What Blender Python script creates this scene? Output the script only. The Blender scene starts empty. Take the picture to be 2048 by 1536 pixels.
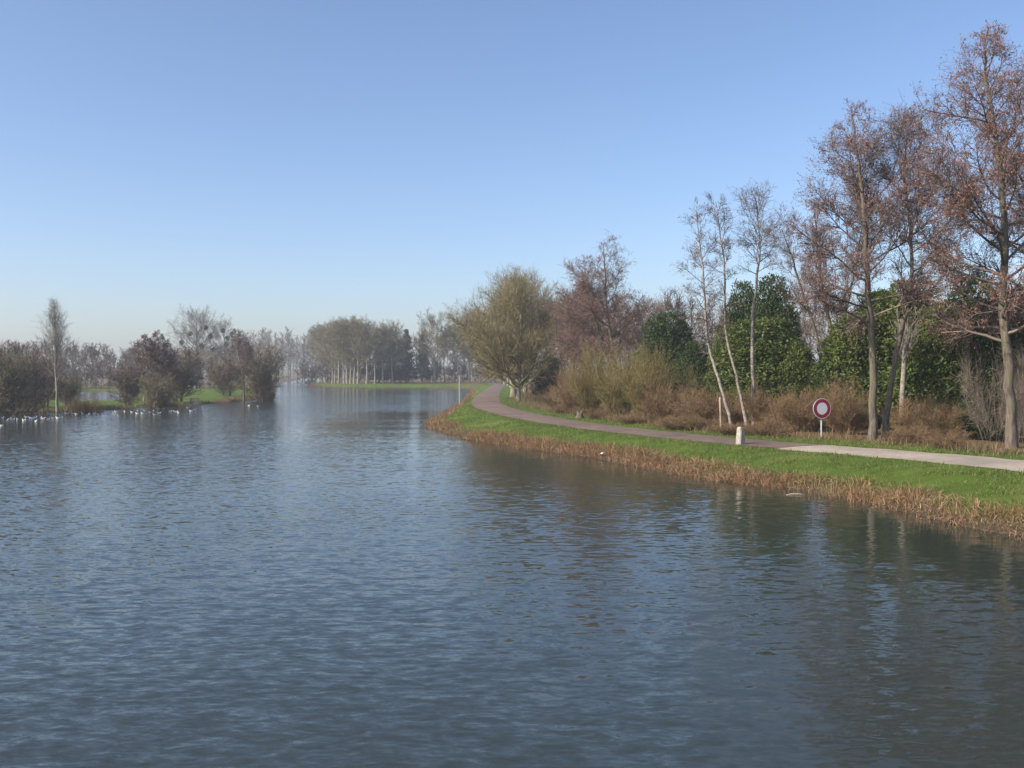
import bpy, math, random
import numpy as np

# ------------------------------------------------------------------ camera, sky, sun, exposure
scene = bpy.context.scene
COL = scene.collection
EYE = 3.8            # eye height over the water (the photographer stands on a bridge)
FPX = 2000.0         # focal length for a 2048 px wide frame
HOR = 745.0          # height of the horizon in that frame

cam_data = bpy.data.cameras.new("camera")
cam_data.sensor_width = 36.0
cam_data.lens = 36.0 * FPX / 2048.0
cam_data.clip_start = 0.1
cam_data.clip_end = 12000
cam = bpy.data.objects.new("camera", cam_data)
COL.objects.link(cam)
cam.location = (0, 0, EYE)
cam.rotation_euler = (math.radians(90) - math.atan((768.0 - HOR) / FPX), 0, 0)
scene.camera = cam

SUN_EL, SUN_FROM = 34.0, (-0.91, -0.41)        # the sun stands to the left, a little behind
world = bpy.data.worlds.new("World"); scene.world = world
world.use_nodes = True
wn = world.node_tree.nodes; wl = world.node_tree.links
bg = wn["Background"]
sky = wn.new("ShaderNodeTexSky")
sky.sky_type = 'NISHITA'; sky.sun_disc = False
sky.sun_elevation = math.radians(SUN_EL)
sky.sun_rotation = math.atan2(SUN_FROM[0], SUN_FROM[1])
sky.altitude = 0; sky.air_density = 0.9; sky.dust_density = 1.3; sky.ozone_density = 5.6
wb_ = wn.new("ShaderNodeMixRGB"); wb_.blend_type = 'MULTIPLY'; wb_.inputs[0].default_value = 1.0
wb_.inputs[2].default_value = (1.11, 0.97, 0.905, 1.0)        # camera white balance
wl.new(sky.outputs[0], wb_.inputs[1]); wl.new(wb_.outputs[0], bg.inputs[0])
bg.inputs[1].default_value = 0.15

sd = bpy.data.lights.new("sun", 'SUN'); sd.energy = 4.8; sd.angle = math.radians(0.6); sd.color = (1.0, 0.91, 0.77)
sun = bpy.data.objects.new("sun", sd); COL.objects.link(sun)
el = math.radians(SUN_EL); n_ = math.hypot(*SUN_FROM)
from mathutils import Vector, Matrix
sdir = Vector((-SUN_FROM[0] / n_ * math.cos(el), -SUN_FROM[1] / n_ * math.cos(el), -math.sin(el)))
sun.rotation_euler = sdir.to_track_quat('-Z', 'Y').to_euler()
sun.location = (-40, -10, 60)

vs = scene.view_settings
vs.view_transform = 'Standard'; vs.look = 'None'; vs.exposure = 0.53; vs.gamma = 1.0; vs.use_curve_mapping = False
scene.cycles.max_bounces = 6
scene.cycles.diffuse_bounces = 2
scene.cycles.glossy_bounces = 3
scene.cycles.volume_bounces = 0
scene.cycles.transparent_max_bounces = 4
scene.cycles.use_denoising = True

# ------------------------------------------------------------------ helpers
UP = np.array([0., 0., 1.])

def nrm(a):
    return a / np.maximum(np.linalg.norm(a, axis=-1, keepdims=True), 1e-9)

def survey(px, py, z=0.0):
    """Plan position of a ground point of level z from its bearing and its depression below the horizon."""
    y = (EYE - z) * FPX / (py - HOR)
    return np.array([(px - 1024.0) / FPX * y, y])

def at_depth(px, y):
    return np.array([(px - 1024.0) / FPX * y, y])

def top_height(py, y, z0):
    """Height of a thing that stands at level z0, y metres off, and reaches up to sight line py."""
    return EYE - z0 + (HOR - py) / FPX * y

def catmull(P, n, closed=False):
    P = np.asarray(P, float); N = len(P); out = []
    m = N if closed else N - 1
    for i in range(m):
        p0 = P[(i - 1) % N] if (closed or i > 0) else 2 * P[0] - P[1]
        p1 = P[i]; p2 = P[(i + 1) % N]
        p3 = P[(i + 2) % N] if (closed or i + 2 < N) else 2 * P[-1] - P[-2]
        t = np.linspace(0, 1, n, endpoint=False)[:, None]
        out.append(0.5 * (2 * p1 + (p2 - p0) * t + (2 * p0 - 5 * p1 + 4 * p2 - p3) * t**2 + (3 * p1 - p0 - 3 * p2 + p3) * t**3))
    out = np.concatenate(out)
    return out if closed else np.vstack([out, P[-1:]])

class Buf:
    """Collects vertices and faces with a material slot."""
    def __init__(self): self.V = []; self.F = []; self.n = 0
    def add(self, V, F, mat=0, smooth=True):
        V = np.asarray(V, float).reshape(-1, 3); F = np.asarray(F, np.int64)
        if len(F) == 0: return self
        self.V.append(V); self.F.append((F + self.n, mat, smooth)); self.n += len(V); return self
    def add_buf(self, b, M=None, off=(0, 0, 0)):
        for_v = np.concatenate(b.V)
        if M is not None: for_v = for_v @ np.asarray(M).T
        for_v = for_v + np.asarray(off)
        base = self.n
        self.V.append(for_v); self.n += len(for_v)
        for F, m, s in b.F: self.F.append((F + base, m, s))
        return self
    def mesh(self, name, mats):
        V = np.concatenate(self.V); me = bpy.data.meshes.new(name)
        me.vertices.add(len(V)); me.vertices.foreach_set("co", V.astype(np.float32).ravel())
        lv = np.concatenate([F.ravel() for F, m, s in self.F])
        tot = np.concatenate([np.full(len(F), F.shape[1]) for F, m, s in self.F])
        st = np.concatenate([[0], np.cumsum(tot)[:-1]])
        me.loops.add(len(lv)); me.loops.foreach_set("vertex_index", lv.astype(np.int32))
        me.polygons.add(len(tot)); me.polygons.foreach_set("loop_start", st.astype(np.int32))
        me.polygons.foreach_set("material_index", np.concatenate([np.full(len(F), m) for F, m, s in self.F]).astype(np.int32))
        me.update(calc_edges=True)
        me.polygons.foreach_set("use_smooth", np.concatenate([np.full(len(F), s) for F, m, s in self.F]).astype(bool))
        for m in (mats if isinstance(mats, (list, tuple)) else [mats]): me.materials.append(m)
        me.validate()
        return me

def link(name, data, parent=None, loc=None):
    o = bpy.data.objects.new(name, data); COL.objects.link(o)
    if parent is not None: o.parent = parent
    if loc is not None: o.location = loc
    return o

def tag(o, label=None, cat=None, group=None, kind=None):
    if label: o['label'] = label
    if cat: o['category'] = cat
    if group: o['group'] = group
    if kind: o['kind'] = kind
    return o

def thing(name, label, cat, loc, rz=0.0, group=None, scale=None):
    o = link(name, None, None, loc); o.empty_display_size = 0.3
    o.rotation_euler = (0, 0, rz)
    if scale is not None: o.scale = scale
    return tag(o, label, cat, group)

def copy_thing(src, label, loc, rz, scale, group=None):
    r = src.copy(); COL.objects.link(r); r.location = loc; r.rotation_euler = (0, 0, rz); r.scale = scale
    r['label'] = label
    if group: r['group'] = group
    for ch in list(src.children):
        c = ch.copy(); COL.objects.link(c); c.parent = r
        for g in list(ch.children):
            d = g.copy(); COL.objects.link(d); d.parent = c
    return r

# ---- strands: tubes and thin twigs, all vectorised
def frames(P, rng):
    T = nrm(np.gradient(P, axis=1))
    ref = rng.normal(size=(P.shape[0], 1, 3))
    n1 = nrm(np.cross(T, ref)); n2 = np.cross(T, n1)
    return T, n1, n2

def tubes(buf, P, R, S, rng, mat=0):
    M, K, _ = P.shape
    if M == 0: return
    T, n1, n2 = frames(P, rng)
    a = np.arange(S) / S * 2 * np.pi
    V = P[:, :, None, :] + R[:, :, None, None] * (np.cos(a)[None, None, :, None] * n1[:, :, None, :] + np.sin(a)[None, None, :, None] * n2[:, :, None, :])
    m, k, s = np.meshgrid(np.arange(M), np.arange(K - 1), np.arange(S), indexing='ij')
    b = (m * K + k) * S; s2 = (s + 1) % S
    F = np.stack([b + s, b + s2, b + S + s2, b + S + s], -1).reshape(-1, 4)
    buf.add(V, F, mat)

def twigs(buf, P, R, rng, mat=0):
    M, K, _ = P.shape
    if M == 0: return
    T, n1, n2 = frames(P, rng)
    V = np.stack([P - n1 * R[..., None], P + n1 * R[..., None]], 2)
    m, k = np.meshgrid(np.arange(M), np.arange(K - 1), indexing='ij'); b = (m * K + k) * 2
    F = np.stack([b, b + 1, b + 3, b + 2], -1).reshape(-1, 4)
    buf.add(V, F, mat)

def sprout(rng, P, R, N, t0, t1, length, ang, K, up=0.0, wander=0.15, rr=0.5, rmin=0.004, tip=0.3, strat=False, bias=None):
    """N children on the strands P; length and ang are functions of (t, parent length)."""
    M, KP, _ = P.shape
    L = np.linalg.norm(np.diff(P, axis=1), axis=2).sum(1)
    pi = rng.choice(M, size=N, p=L / L.sum()) if M > 1 else np.zeros(N, int)
    t = (np.sort(rng.random(N)) if not strat else (np.arange(N) + rng.random(N)) / N) * (t1 - t0) + t0
    if M > 1: t = rng.permutation(t)
    f = t * (KP - 1); i = np.minimum(f.astype(int), KP - 2); w = (f - i)[:, None]
    o = P[pi, i] * (1 - w) + P[pi, i + 1] * w
    tan = nrm(P[pi, i + 1] - P[pi, i])
    r0 = R[pi, i] * (1 - w[:, 0]) + R[pi, i + 1] * w[:, 0]
    if strat:
        az = np.arange(N) * 2.39996 + rng.normal(0, 0.5, N)
        e1 = nrm(np.cross(tan, np.array([0.13, 1.0, 0.07]))); e2 = np.cross(tan, e1)
        perp = e1 * np.cos(az)[:, None] + e2 * np.sin(az)[:, None]
    else:
        perp = nrm(np.cross(tan, rng.normal(size=(N, 3))))
    an = ang(t, L[pi]) + rng.normal(0, 0.12, N)
    d = tan * np.cos(an)[:, None] + perp * np.sin(an)[:, None]
    if bias is not None: d = nrm(d + np.asarray(bias))
    ln = length(t, L[pi]) * rng.uniform(0.7, 1.2, N)
    Q = np.empty((N, K, 3)); Q[:, 0] = o
    for k in range(1, K):
        d = nrm(d + UP * up / (K - 1) + rng.normal(0, wander, (N, 3)))
        Q[:, k] = Q[:, k - 1] + d * (ln / (K - 1))[:, None]
    rb = np.maximum(np.minimum(r0 * rr, r0 * 0.85), rmin)
    RR = np.maximum(rb[:, None] * np.linspace(1, tip, K)[None, :], rmin * 0.55)
    return Q, RR

def tips(P, frac=1.0): return P[:, -1]

def specks(buf, C, size, rng, mat, hang=0.3, asp=0.5):
    """Small diamond faces (catkins, cones, buds, leaves) centred on C."""
    N = len(C); s = size * rng.uniform(0.6, 1.4, N)
    u = nrm(rng.normal(size=(N, 3)) + np.array([0, 0, -hang])); v = nrm(np.cross(u, rng.normal(size=(N, 3))))
    V = np.stack([C - u * s[:, None], C + v * (s * asp)[:, None], C + u * s[:, None], C - v * (s * asp)[:, None]], 1)
    F = (np.arange(N) * 4)[:, None] + np.arange(4)[None, :]
    buf.add(V, F, mat, False)

def around(P, N, rng, jit, t0=0.3):
    M, K, _ = P.shape
    pi = rng.integers(0, M, N); f = (t0 + (1 - t0) * rng.random(N)) * (K - 1); i = np.minimum(f.astype(int), K - 2); w = (f - i)[:, None]
    return P[pi, i] * (1 - w) + P[pi, i + 1] * w + rng.normal(0, jit, (N, 3))

# ------------------------------------------------------------------ materials
def lin(r, g, b): return (r, g, b, 1.0)

def new_mat(name):
    m = bpy.data.materials.new(name); m.use_nodes = True
    nt = m.node_tree; return m, nt.nodes, nt.links, nt.nodes["Principled BSDF"]

def noise_node(n, l, scale, detail=4, rough=0.55, vec=None, mapscale=None):
    tc = n.new("ShaderNodeTexCoord"); t = n.new("ShaderNodeTexNoise")
    t.inputs["Scale"].default_value = scale; t.inputs["Detail"].default_value = detail; t.inputs["Roughness"].default_value = rough
    src = tc.outputs[vec or "Object"]
    if mapscale:
        mp = n.new("ShaderNodeMapping"); mp.inputs["Scale"].default_value = mapscale; l.new(src, mp.inputs[0]); src = mp.outputs[0]
    l.new(src, t.inputs["Vector"]); return t

def ramp(n, l, fac, stops):
    r = n.new("ShaderNodeValToRGB"); e = r.color_ramp.elements
    while len(e) < len(stops): e.new(0.5)
    for el_, (p, c) in zip(e, stops): el_.position = p; el_.color = c
    l.new(fac, r.inputs[0]); return r

def bark_mat(name, c1, c2, scale=6, stretch=(1, 1, 0.25), bump=0.5, moss=None):
    m, n, l, b = new_mat(name)
    t = noise_node(n, l, scale, 6, 0.65, mapscale=stretch)
    r = ramp(n, l, t.outputs[0], [(0.3, c1), (0.7, c2)])
    col = r.outputs[0]
    if moss:
        t2 = noise_node(n, l, 1.3, 4, 0.6); r2 = ramp(n, l, t2.outputs[0], [(0.5, lin(0, 0, 0)), (0.65, lin(1, 1, 1))])
        mx = n.new("ShaderNodeMixRGB"); mx.inputs[2].default_value = moss; l.new(r2.outputs[0], mx.inputs[0]); l.new(col, mx.inputs[1]); col = mx.outputs[0]
    l.new(col, b.inputs["Base Color"]); b.inputs["Roughness"].default_value = 0.9; b.inputs["Specular IOR Level"].default_value = 0.2
    bp = n.new("ShaderNodeBump"); bp.inputs["Strength"].default_value = bump; bp.inputs["Distance"].default_value = 0.03
    l.new(t.outputs[0], bp.inputs["Height"]); l.new(bp.outputs[0], b.inputs["Normal"])
    return m

def island_mat(name, cols, rough=0.8, spec=0.2, trans=0.0, big=None):
    """Colour differs from leaf to leaf (blade to blade, twig to twig)."""
    m, n, l, b = new_mat(name)
    g = n.new("ShaderNodeNewGeometry")
    k = len(cols)
    r = ramp(n, l, g.outputs["Random Per Island"], [(i / max(k - 1, 1), c) for i, c in enumerate(cols)])
    col = r.outputs[0]
    if big:
        t = noise_node(n, l, big[0], 3, 0.55); r2 = ramp(n, l, t.outputs[0], [(0.4, lin(0, 0, 0)), (0.62, lin(1, 1, 1))])
        mx = n.new("ShaderNodeMixRGB"); mx.inputs[2].default_value = big[1]
        ml = n.new("ShaderNodeMath"); ml.operation = 'MULTIPLY'; ml.inputs[1].default_value = big[2]
        l.new(r2.outputs[0], ml.inputs[0]); l.new(ml.outputs[0], mx.inputs[0]); l.new(col, mx.inputs[1]); col = mx.outputs[0]
    l.new(col, b.inputs["Base Color"]); b.inputs["Roughness"].default_value = rough; b.inputs["Specular IOR Level"].default_value = spec
    if trans > 0:
        tr = n.new("ShaderNodeBsdfTranslucent"); l.new(col, tr.inputs[0])
        ms = n.new("ShaderNodeMixShader"); ms.inputs[0].default_value = trans
        l.new(b.outputs[0], ms.inputs[1]); l.new(tr.outputs[0], ms.inputs[2]); l.new(ms.outputs[0], n["Material Output"].inputs[0])
    return m

def plain_mat(name, c1, c2, scale=8, rough=0.7, bump=0.2, metallic=0.0):
    m, n, l, b = new_mat(name)
    t = noise_node(n, l, scale, 5, 0.6); r = ramp(n, l, t.outputs[0], [(0.3, c1), (0.7, c2)])
    l.new(r.outputs[0], b.inputs["Base Color"]); b.inputs["Roughness"].default_value = rough; b.inputs["Metallic"].default_value = metallic
    bp = n.new("ShaderNodeBump"); bp.inputs["Strength"].default_value = bump; bp.inputs["Distance"].default_value = 0.02
    l.new(t.outputs[0], bp.inputs["Height"]); l.new(bp.outputs[0], b.inputs["Normal"])
    return m

M_alder = bark_mat("alder_bark", lin(.045, .037, .03), lin(.20, .165, .13), 9, (1, 1, .22), 1.0, moss=lin(.115, .115, .055))
M_birch = bark_mat("pale_bark", lin(.10, .08, .065), lin(.40, .35, .295), 5, (1, 1, 1.3), 0.5)
M_lime = bark_mat("lime_bark", lin(.14, .12, .085), lin(.34, .30, .22), 4, moss=lin(.17, .16, .07))
M_plane = bark_mat("row_bark", lin(.17, .15, .11), lin(.36, .33, .26), 2.5, (1, 1, .5), 0.2)
M_poplar = bark_mat("poplar_bark", lin(.16, .15, .12), lin(.33, .31, .25), 3, moss=lin(.2, .19, .1))
M_tw_alder = island_mat("alder_twig", [lin(.06, .045, .04), lin(.13, .10, .085), lin(.20, .16, .13)])
M_tw_lime = island_mat("lime_twig", [lin(.13, .105, .05), lin(.21, .175, .085), lin(.30, .26, .14)])
M_tw_row = island_mat("row_twig", [lin(.12, .105, .06), lin(.19, .165, .095), lin(.25, .22, .13)])
M_tw_grey = island_mat("grey_twig", [lin(.16, .14, .12), lin(.26, .235, .20), lin(.34, .31, .26)])
M_tw_brown = island_mat("brown_twig", [lin(.085, .06, .045), lin(.15, .11, .08), lin(.21, .16, .12)])
M_tw_red = island_mat("red_twig", [lin(.10, .055, .05), lin(.17, .10, .085), lin(.23, .15, .12)])
M_tw_dark = island_mat("scrub_twig", [lin(.05, .04, .035), lin(.09, .072, .06), lin(.13, .105, .085)])
M_tw_mix = island_mat("wood_twig", [lin(.09, .062, .05), lin(.16, .115, .09), lin(.22, .17, .135)])
M_catkin = island_mat("alder_catkin", [lin(.16, .078, .072), lin(.27, .148, .13), lin(.37, .235, .20)], trans=.2)
M_catkin_or = island_mat("orange_catkin", [lin(.17, .075, .06), lin(.31, .145, .105), lin(.40, .225, .165)], trans=.25)
M_cone = island_mat("alder_cone", [lin(.05, .035, .03), lin(.10, .075, .065), lin(.15, .115, .10)])
M_bud = island_mat("lime_bud", [lin(.20, .17, .06), lin(.29, .25, .10), lin(.25, .19, .10)], trans=.2)
M_laurel = island_mat("laurel_leaf", [lin(.024, .042, .01), lin(.055, .09, .018), lin(.10, .145, .03), lin(.16, .19, .05)], rough=.5, spec=.3, trans=.32, big=(.55, lin(.16, .18, .04), .6))
M_holly = island_mat("dark_leaf", [lin(.018, .034, .011), lin(.036, .066, .018), lin(.065, .105, .028)], rough=.5, spec=.3, trans=.28, big=(.6, lin(.075, .10, .025), .55))
M_conifer = island_mat("conifer_needle", [lin(.014, .026, .017), lin(.03, .05, .032)], rough=.7)
M_shrub = island_mat("shrub_twig", [lin(.11, .065, .038), lin(.20, .125, .07), lin(.29, .19, .11)], big=(.7, lin(.15, .12, .05), .5))
M_shrub_olive = island_mat("willow_twig", [lin(.13, .10, .04), lin(.20, .16, .06), lin(.28, .22, .09)], big=(.6, lin(.11, .10, .035), .6))
M_shrub_grey = island_mat("grey_shrub_twig", [lin(.11, .085, .065), lin(.19, .15, .12), lin(.28, .23, .18)])
M_bramble = island_mat("bramble_leaf", [lin(.05, .07, .018), lin(.11, .105, .03), lin(.20, .13, .06), lin(.24, .16, .08)], trans=.2)
M_reed = island_mat("dead_reed", [lin(.15, .085, .045), lin(.28, .18, .095), lin(.43, .30, .17), lin(.11, .065, .038)], rough=.75, trans=.15, big=(.8, lin(.24, .13, .06), .55))
M_grass = island_mat("grass_blade", [lin(.06, .10, .014), lin(.10, .155, .022), lin(.15, .20, .04), lin(.24, .215, .09)], rough=.6, trans=.3, big=(1.3, lin(.15, .17, .05), .6))
M_dry = island_mat("dry_grass", [lin(.16, .11, .06), lin(.28, .20, .11), lin(.20, .13, .08), lin(.14, .13, .05)], rough=.8, trans=.15)

# ------------------------------------------------------------------ plan of the place
S = survey
right_shore = [np.array(p) for p in [(30., -40.), (22.5, -8.), (17.2, 10.), (14.0, 19.)]] + [S(*p) for p in [
    (2048, 1074), (1850, 1034), (1650, 988), (1450, 962), (1300, 936), (1200, 916), (1100, 902), (1000, 888), (930, 876),
    (878, 860), (858, 850), (872, 838), (905, 820), (925, 806), (938, 792), (946, 784), (936, 778), (880, 776.5), (800, 776),
    (720, 776), (650, 774), (618, 769.5)]]
right_shore += [np.array(p) for p in [(-72., 365.), (-84., 440.), (-104., 560.), (-128., 700.)]]
left_shore = [S(*p) for p in [(0, 829), (100, 825), (200, 820), (300, 815), (400, 809), (470, 803), (530, 797), (546, 793), (548, 789)]]
left_shore = [np.array(p) for p in [(-48., -40.), (-50., 30.), (-52., 66.)]] + left_shore + [np.array(p) for p in [(-50., 205.), (-65., 270.), (-84., 355.), (-97., 440.), (-118., 560.), (-145., 700.)]]
rs = catmull(right_shore, 8); ls = catmull(left_shore, 8)
LAKE = np.vstack([rs, ls[::-1]])
POND = catmull([S(*p) for p in [(128, 801), (180, 804.5), (238, 801), (250, 793), (246, 785), (200, 782.5), (150, 783), (122, 790)]], 6, True)
PATH_Z = 0.75
path_px = [(2048, 931), (1800, 909), (1580, 892), (1400, 876.5), (1200, 855), (1080, 837.5), (1012, 823), (974, 808), (976, 792), (989, 776), (998, 769)]
path_pts = [np.array(p) for p in [(33., -20.), (27., 5.), (21.0, 22.5)]] + [S(px, py, PATH_Z) for px, py in path_px] + [np.array(p) for p in [(-7., 285.), (-18., 296.), (-36., 300.), (-52., 310.), (-64., 345.)]]
PC = catmull(path_pts, 14)

def seg_dist(X, Y, poly, closed=True):
    A = poly; B = np.roll(poly, -1, 0) if closed else poly[1:]
    if not closed: A = poly[:-1]
    best = np.full(X.shape, 1e18)
    for a, b in zip(A, B):
        d = b - a; L2 = d @ d
        if L2 < 1e-12: continue
        t = np.clip(((X - a[0]) * d[0] + (Y - a[1]) * d[1]) / L2, 0, 1)
        q = (X - a[0] - t * d[0])**2 + (Y - a[1] - t * d[1])**2
        best = np.minimum(best, q)
    return np.sqrt(best)

def inside(X, Y, poly):
    r = np.zeros(X.shape, bool); A = poly; B = np.roll(poly, -1, 0)
    for a, b in zip(A, B):
        c = (a[1] > Y) != (b[1] > Y)
        if b[1] == a[1]: continue
        r ^= c & (X < (b[0] - a[0]) * (Y - a[1]) / (b[1] - a[1]) + a[0])
    return r

def sstep(a, b, x):
    t = np.clip((x - a) / (b - a), 0, 1); return t * t * (3 - 2 * t)

def wob(X, Y, s, ph=0.0):
    return (np.sin(X / s + 1.3 * np.sin(Y / (1.7 * s) + ph)) + np.sin(Y / (0.8 * s) + 1.7 * np.sin(X / (1.3 * s) + 2 + ph)) + np.sin((X + Y) / (0.53 * s) + ph)) / 3

def water_dist(X, Y):
    """Positive on land, negative in the water."""
    dl = seg_dist(X, Y, LAKE); dp = seg_dist(X, Y, POND)
    ins = inside(X, Y, LAKE) | inside(X, Y, POND)
    d = np.minimum(dl, dp)
    return np.where(ins, -d, d)

def mid_x(Y):
    return np.interp(Y, [0, 165, 240, 290, 365, 440, 560, 700], [-25, -25, -47, -60, -78, -90, -111, -136])

def terrain(X, Y):
    X = np.asarray(X, float); Y = np.asarray(Y, float)
    d = water_dist(X, Y) + 0.35 * wob(X, Y, 1.6) * (np.abs(Y) < 400)
    right = X > mid_x(Y)
    zr = 0.34 * sstep(-0.2, 1.3, d) + 0.42 * sstep(0.7, 4.2, d)
    zl = 0.16 * sstep(-0.1, 0.7, d) + 0.26 * sstep(0.6, 9, d)
    z = np.where(right, zr, zl)
    dp = seg_dist(X, Y, PC, False)
    rough = (0.05 * wob(X, Y, 2.1) + 0.035 * wob(X, Y, 0.8, 1.0)) * sstep(1.9, 3.0, dp) * sstep(0.2, 2, d)
    z = z + rough
    z = np.where(d < 0, np.maximum(-1.3, 0.30 * d - 0.02), z)
    # ditch behind the bend, at the foot of the limes
    c = S(1105, 815, .6); q = np.hypot(X - c[0] - 1.0, (Y - c[1] - 5) / 2.6)
    z = z - 0.75 * np.exp(-(q / 3.2)**2) * sstep(1.8, 3.6, dp) * right
    # the towpath is level
    k = 1 - sstep(1.9, 3.2, dp)
    z = z * (1 - k * (d > 1)) + PATH_Z * k * (d > 1)
    far = np.hypot(X, Y)
    z = z + 9 * sstep(550, 1400, far) * (d > 0)
    return z

def ground_z(x, y): return float(terrain(np.array([x]), np.array([y]))[0])

# ------------------------------------------------------------------ ground sheet
def axis(parts):
    out = []
    for a, b, n in parts: out.append(np.linspace(a, b, n, endpoint=False))
    return np.concatenate(out + [[parts[-1][1]]])

gx = axis([(-1500, -300, 16), (-300, -115, 38), (-115, -35, 62), (-35, -12, 26), (-12, 27, 72), (27, 60, 18), (60, 300, 30), (300, 1500, 16)])
gy = axis([(-60, 12, 18), (12, 110, 140), (110, 210, 50), (210, 330, 40), (330, 720, 50), (720, 1600, 14)])
GX, GY = np.meshgrid(gx, gy); GZ = terrain(GX, GY)
def grid_buf(X, Y, Z):
    r, c = X.shape; i, j = np.meshgrid(np.arange(r - 1), np.arange(c - 1), indexing='ij'); b = i * c + j
    return Buf().add(np.stack([X, Y, Z], -1), np.stack([b, b + 1, b + c + 1, b + c], -1).reshape(-1, 4))
def add_attr(me, name, val):
    a = me.attributes.new(name, 'FLOAT', 'POINT'); a.data.foreach_set("value", np.asarray(val, np.float32).ravel())

m, n, l, b = new_mat("ground_cover")
t1 = noise_node(n, l, .5, 6, .62); t2 = noise_node(n, l, 6, 5, .7)
g1 = ramp(n, l, t1.outputs[0], [(.3, lin(.05, .085, .014)), (.55, lin(.09, .135, .022)), (.75, lin(.15, .16, .05))])
l1 = ramp(n, l, t2.outputs[0], [(.3, lin(.07, .045, .025)), (.5, lin(.15, .10, .055)), (.72, lin(.24, .16, .09))])
mud = ramp(n, l, t2.outputs[0], [(.3, lin(.045, .035, .022)), (.7, lin(.13, .095, .06))])
at = n.new("ShaderNodeAttribute"); at.attribute_name = "litter"
at2 = n.new("ShaderNodeAttribute"); at2.attribute_name = "mud"
ad = n.new("ShaderNodeMath"); ad.operation = 'ADD'; l.new(at.outputs["Fac"], ad.inputs[0])
sb = n.new("ShaderNodeMath"); sb.operation = 'MULTIPLY_ADD'; sb.inputs[1].default_value = 1.4; sb.inputs[2].default_value = -.7
l.new(t1.outputs[0], sb.inputs[0]); l.new(sb.outputs[0], ad.inputs[1])
rr_ = ramp(n, l, ad.outputs[0], [(.42, lin(0, 0, 0)), (.58, lin(1, 1, 1))])
mx = n.new("ShaderNodeMixRGB"); l.new(rr_.outputs[0], mx.inputs[0]); l.new(g1.outputs[0], mx.inputs[1]); l.new(l1.outputs[0], mx.inputs[2])
mx2 = n.new("ShaderNodeMixRGB"); l.new(at2.outputs["Fac"], mx2.inputs[0]); l.new(mx.outputs[0], mx2.inputs[1]); l.new(mud.outputs[0], mx2.inputs[2])
l.new(mx2.outputs[0], b.inputs["Base Color"]); b.inputs["Roughness"].default_value = .95; b.inputs["Specular IOR Level"].default_value = .1
bp = n.new("ShaderNodeBump"); bp.inputs["Strength"].default_value = .8; bp.inputs["Distance"].default_value = .08
t3 = noise_node(n, l, 14, 6, .7); l.new(t3.outputs[0], bp.inputs["Height"]); l.new(bp.outputs[0], b.inputs["Normal"])
M_ground = m

def inland(X, Y):
    """Distance behind the path, on the side away from the water; negative towards the water."""
    d = seg_dist(X, Y, PC, False); w = seg_dist(X, Y, LAKE)
    pw = 7.0
    return np.where(w > d, d, -d)

def litter_mask(X, Y):
    right = X > mid_x(Y)
    dp = seg_dist(X, Y, PC, False); dw = seg_dist(X, Y, LAKE)
    behind = dw > dp + 1.0
    lim = np.where((Y > 70) & (Y < 150), 5.5, 3.4)
    r = np.where(behind, sstep(lim - .6, lim + 1.4, dp + .9 * wob(X, Y, 1.3)), 0)
    # left: brown under the thicket
    a = (X - 1024 * 0) / np.maximum(Y, 1)
    px = X / np.maximum(Y, 1) * FPX + 1024
    lf = np.where((px < 70) | (Y > 235), .8, .15) + .25 * wob(X, Y, 6)
    r = np.where(Y > 315, 1.0, r)
    return np.where(right, r, np.clip(lf, 0, 1))

ground_me = grid_buf(GX, GY, GZ).mesh("ground", M_ground)
WD = water_dist(GX, GY)
add_attr(ground_me, "litter", litter_mask(GX, GY))
add_attr(ground_me, "mud", 1 - sstep(.3, 1.3, WD + .3 * wob(GX, GY, 1.1)))
tag(link("ground", ground_me), kind="structure")

# ------------------------------------------------------------------ water
m, n, l, b = new_mat("lake_water")
b.inputs["Base Color"].default_value = lin(.028, .036, .029)
b.inputs["Roughness"].default_value = .05; b.inputs["IOR"].default_value = 1.333
calm = n.new("ShaderNodeAttribute"); calm.attribute_name = "calm"
patch = noise_node(n, l, .045, 3, .5, mapscale=(1, .55, 1))
pr = ramp(n, l, patch.outputs[0], [(.35, lin(.55, .55, .55)), (.65, lin(1.25, 1.25, 1.25))])
inv = n.new("ShaderNodeMath"); inv.operation = 'MULTIPLY'; l.new(calm.outputs["Fac"], inv.inputs[0]); l.new(pr.outputs[0], inv.inputs[1])
w1 = noise_node(n, l, 6.5, 4, .74, mapscale=(.48, 1.0, 1)); w2 = noise_node(n, l, 1.6, 2, .5, mapscale=(.35, 1.1, 1)); w3 = noise_node(n, l, .28, 2, .5, mapscale=(.35, 1, 1))
w1.inputs["Distortion"].default_value = .4
def mul(o, k):
    q = n.new("ShaderNodeMath"); q.operation = 'MULTIPLY'; l.new(o, q.inputs[0])
    if isinstance(k, float): q.inputs[1].default_value = k
    else: l.new(k, q.inputs[1])
    return q.outputs[0]
def addn(a, c):
    q = n.new("ShaderNodeMath"); q.operation = 'ADD'; l.new(a, q.inputs[0]); l.new(c, q.inputs[1]); return q.outputs[0]
mid = mul(mul(w2.outputs[0], .020), inv.outputs[0])
tot = addn(mid, mul(w3.outputs[0], .030))
def vmath(op, a, c):
    q = n.new("ShaderNodeVectorMath"); q.operation = op; l.new(a, q.inputs[0])
    if isinstance(c, tuple): q.inputs[1].default_value = c
    else: l.new(c, q.inputs[1])
    return q.outputs[0]
sc_ = n.new("ShaderNodeCombineXYZ"); k_ = mul(inv.outputs[0], .66); k2_ = mul(inv.outputs[0], .76); l.new(k_, sc_.inputs[0]); l.new(k2_, sc_.inputs[1])
slope = vmath('MULTIPLY', vmath('SUBTRACT', w1.outputs[1], (.5, .5, .5)), sc_.outputs[0])
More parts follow.
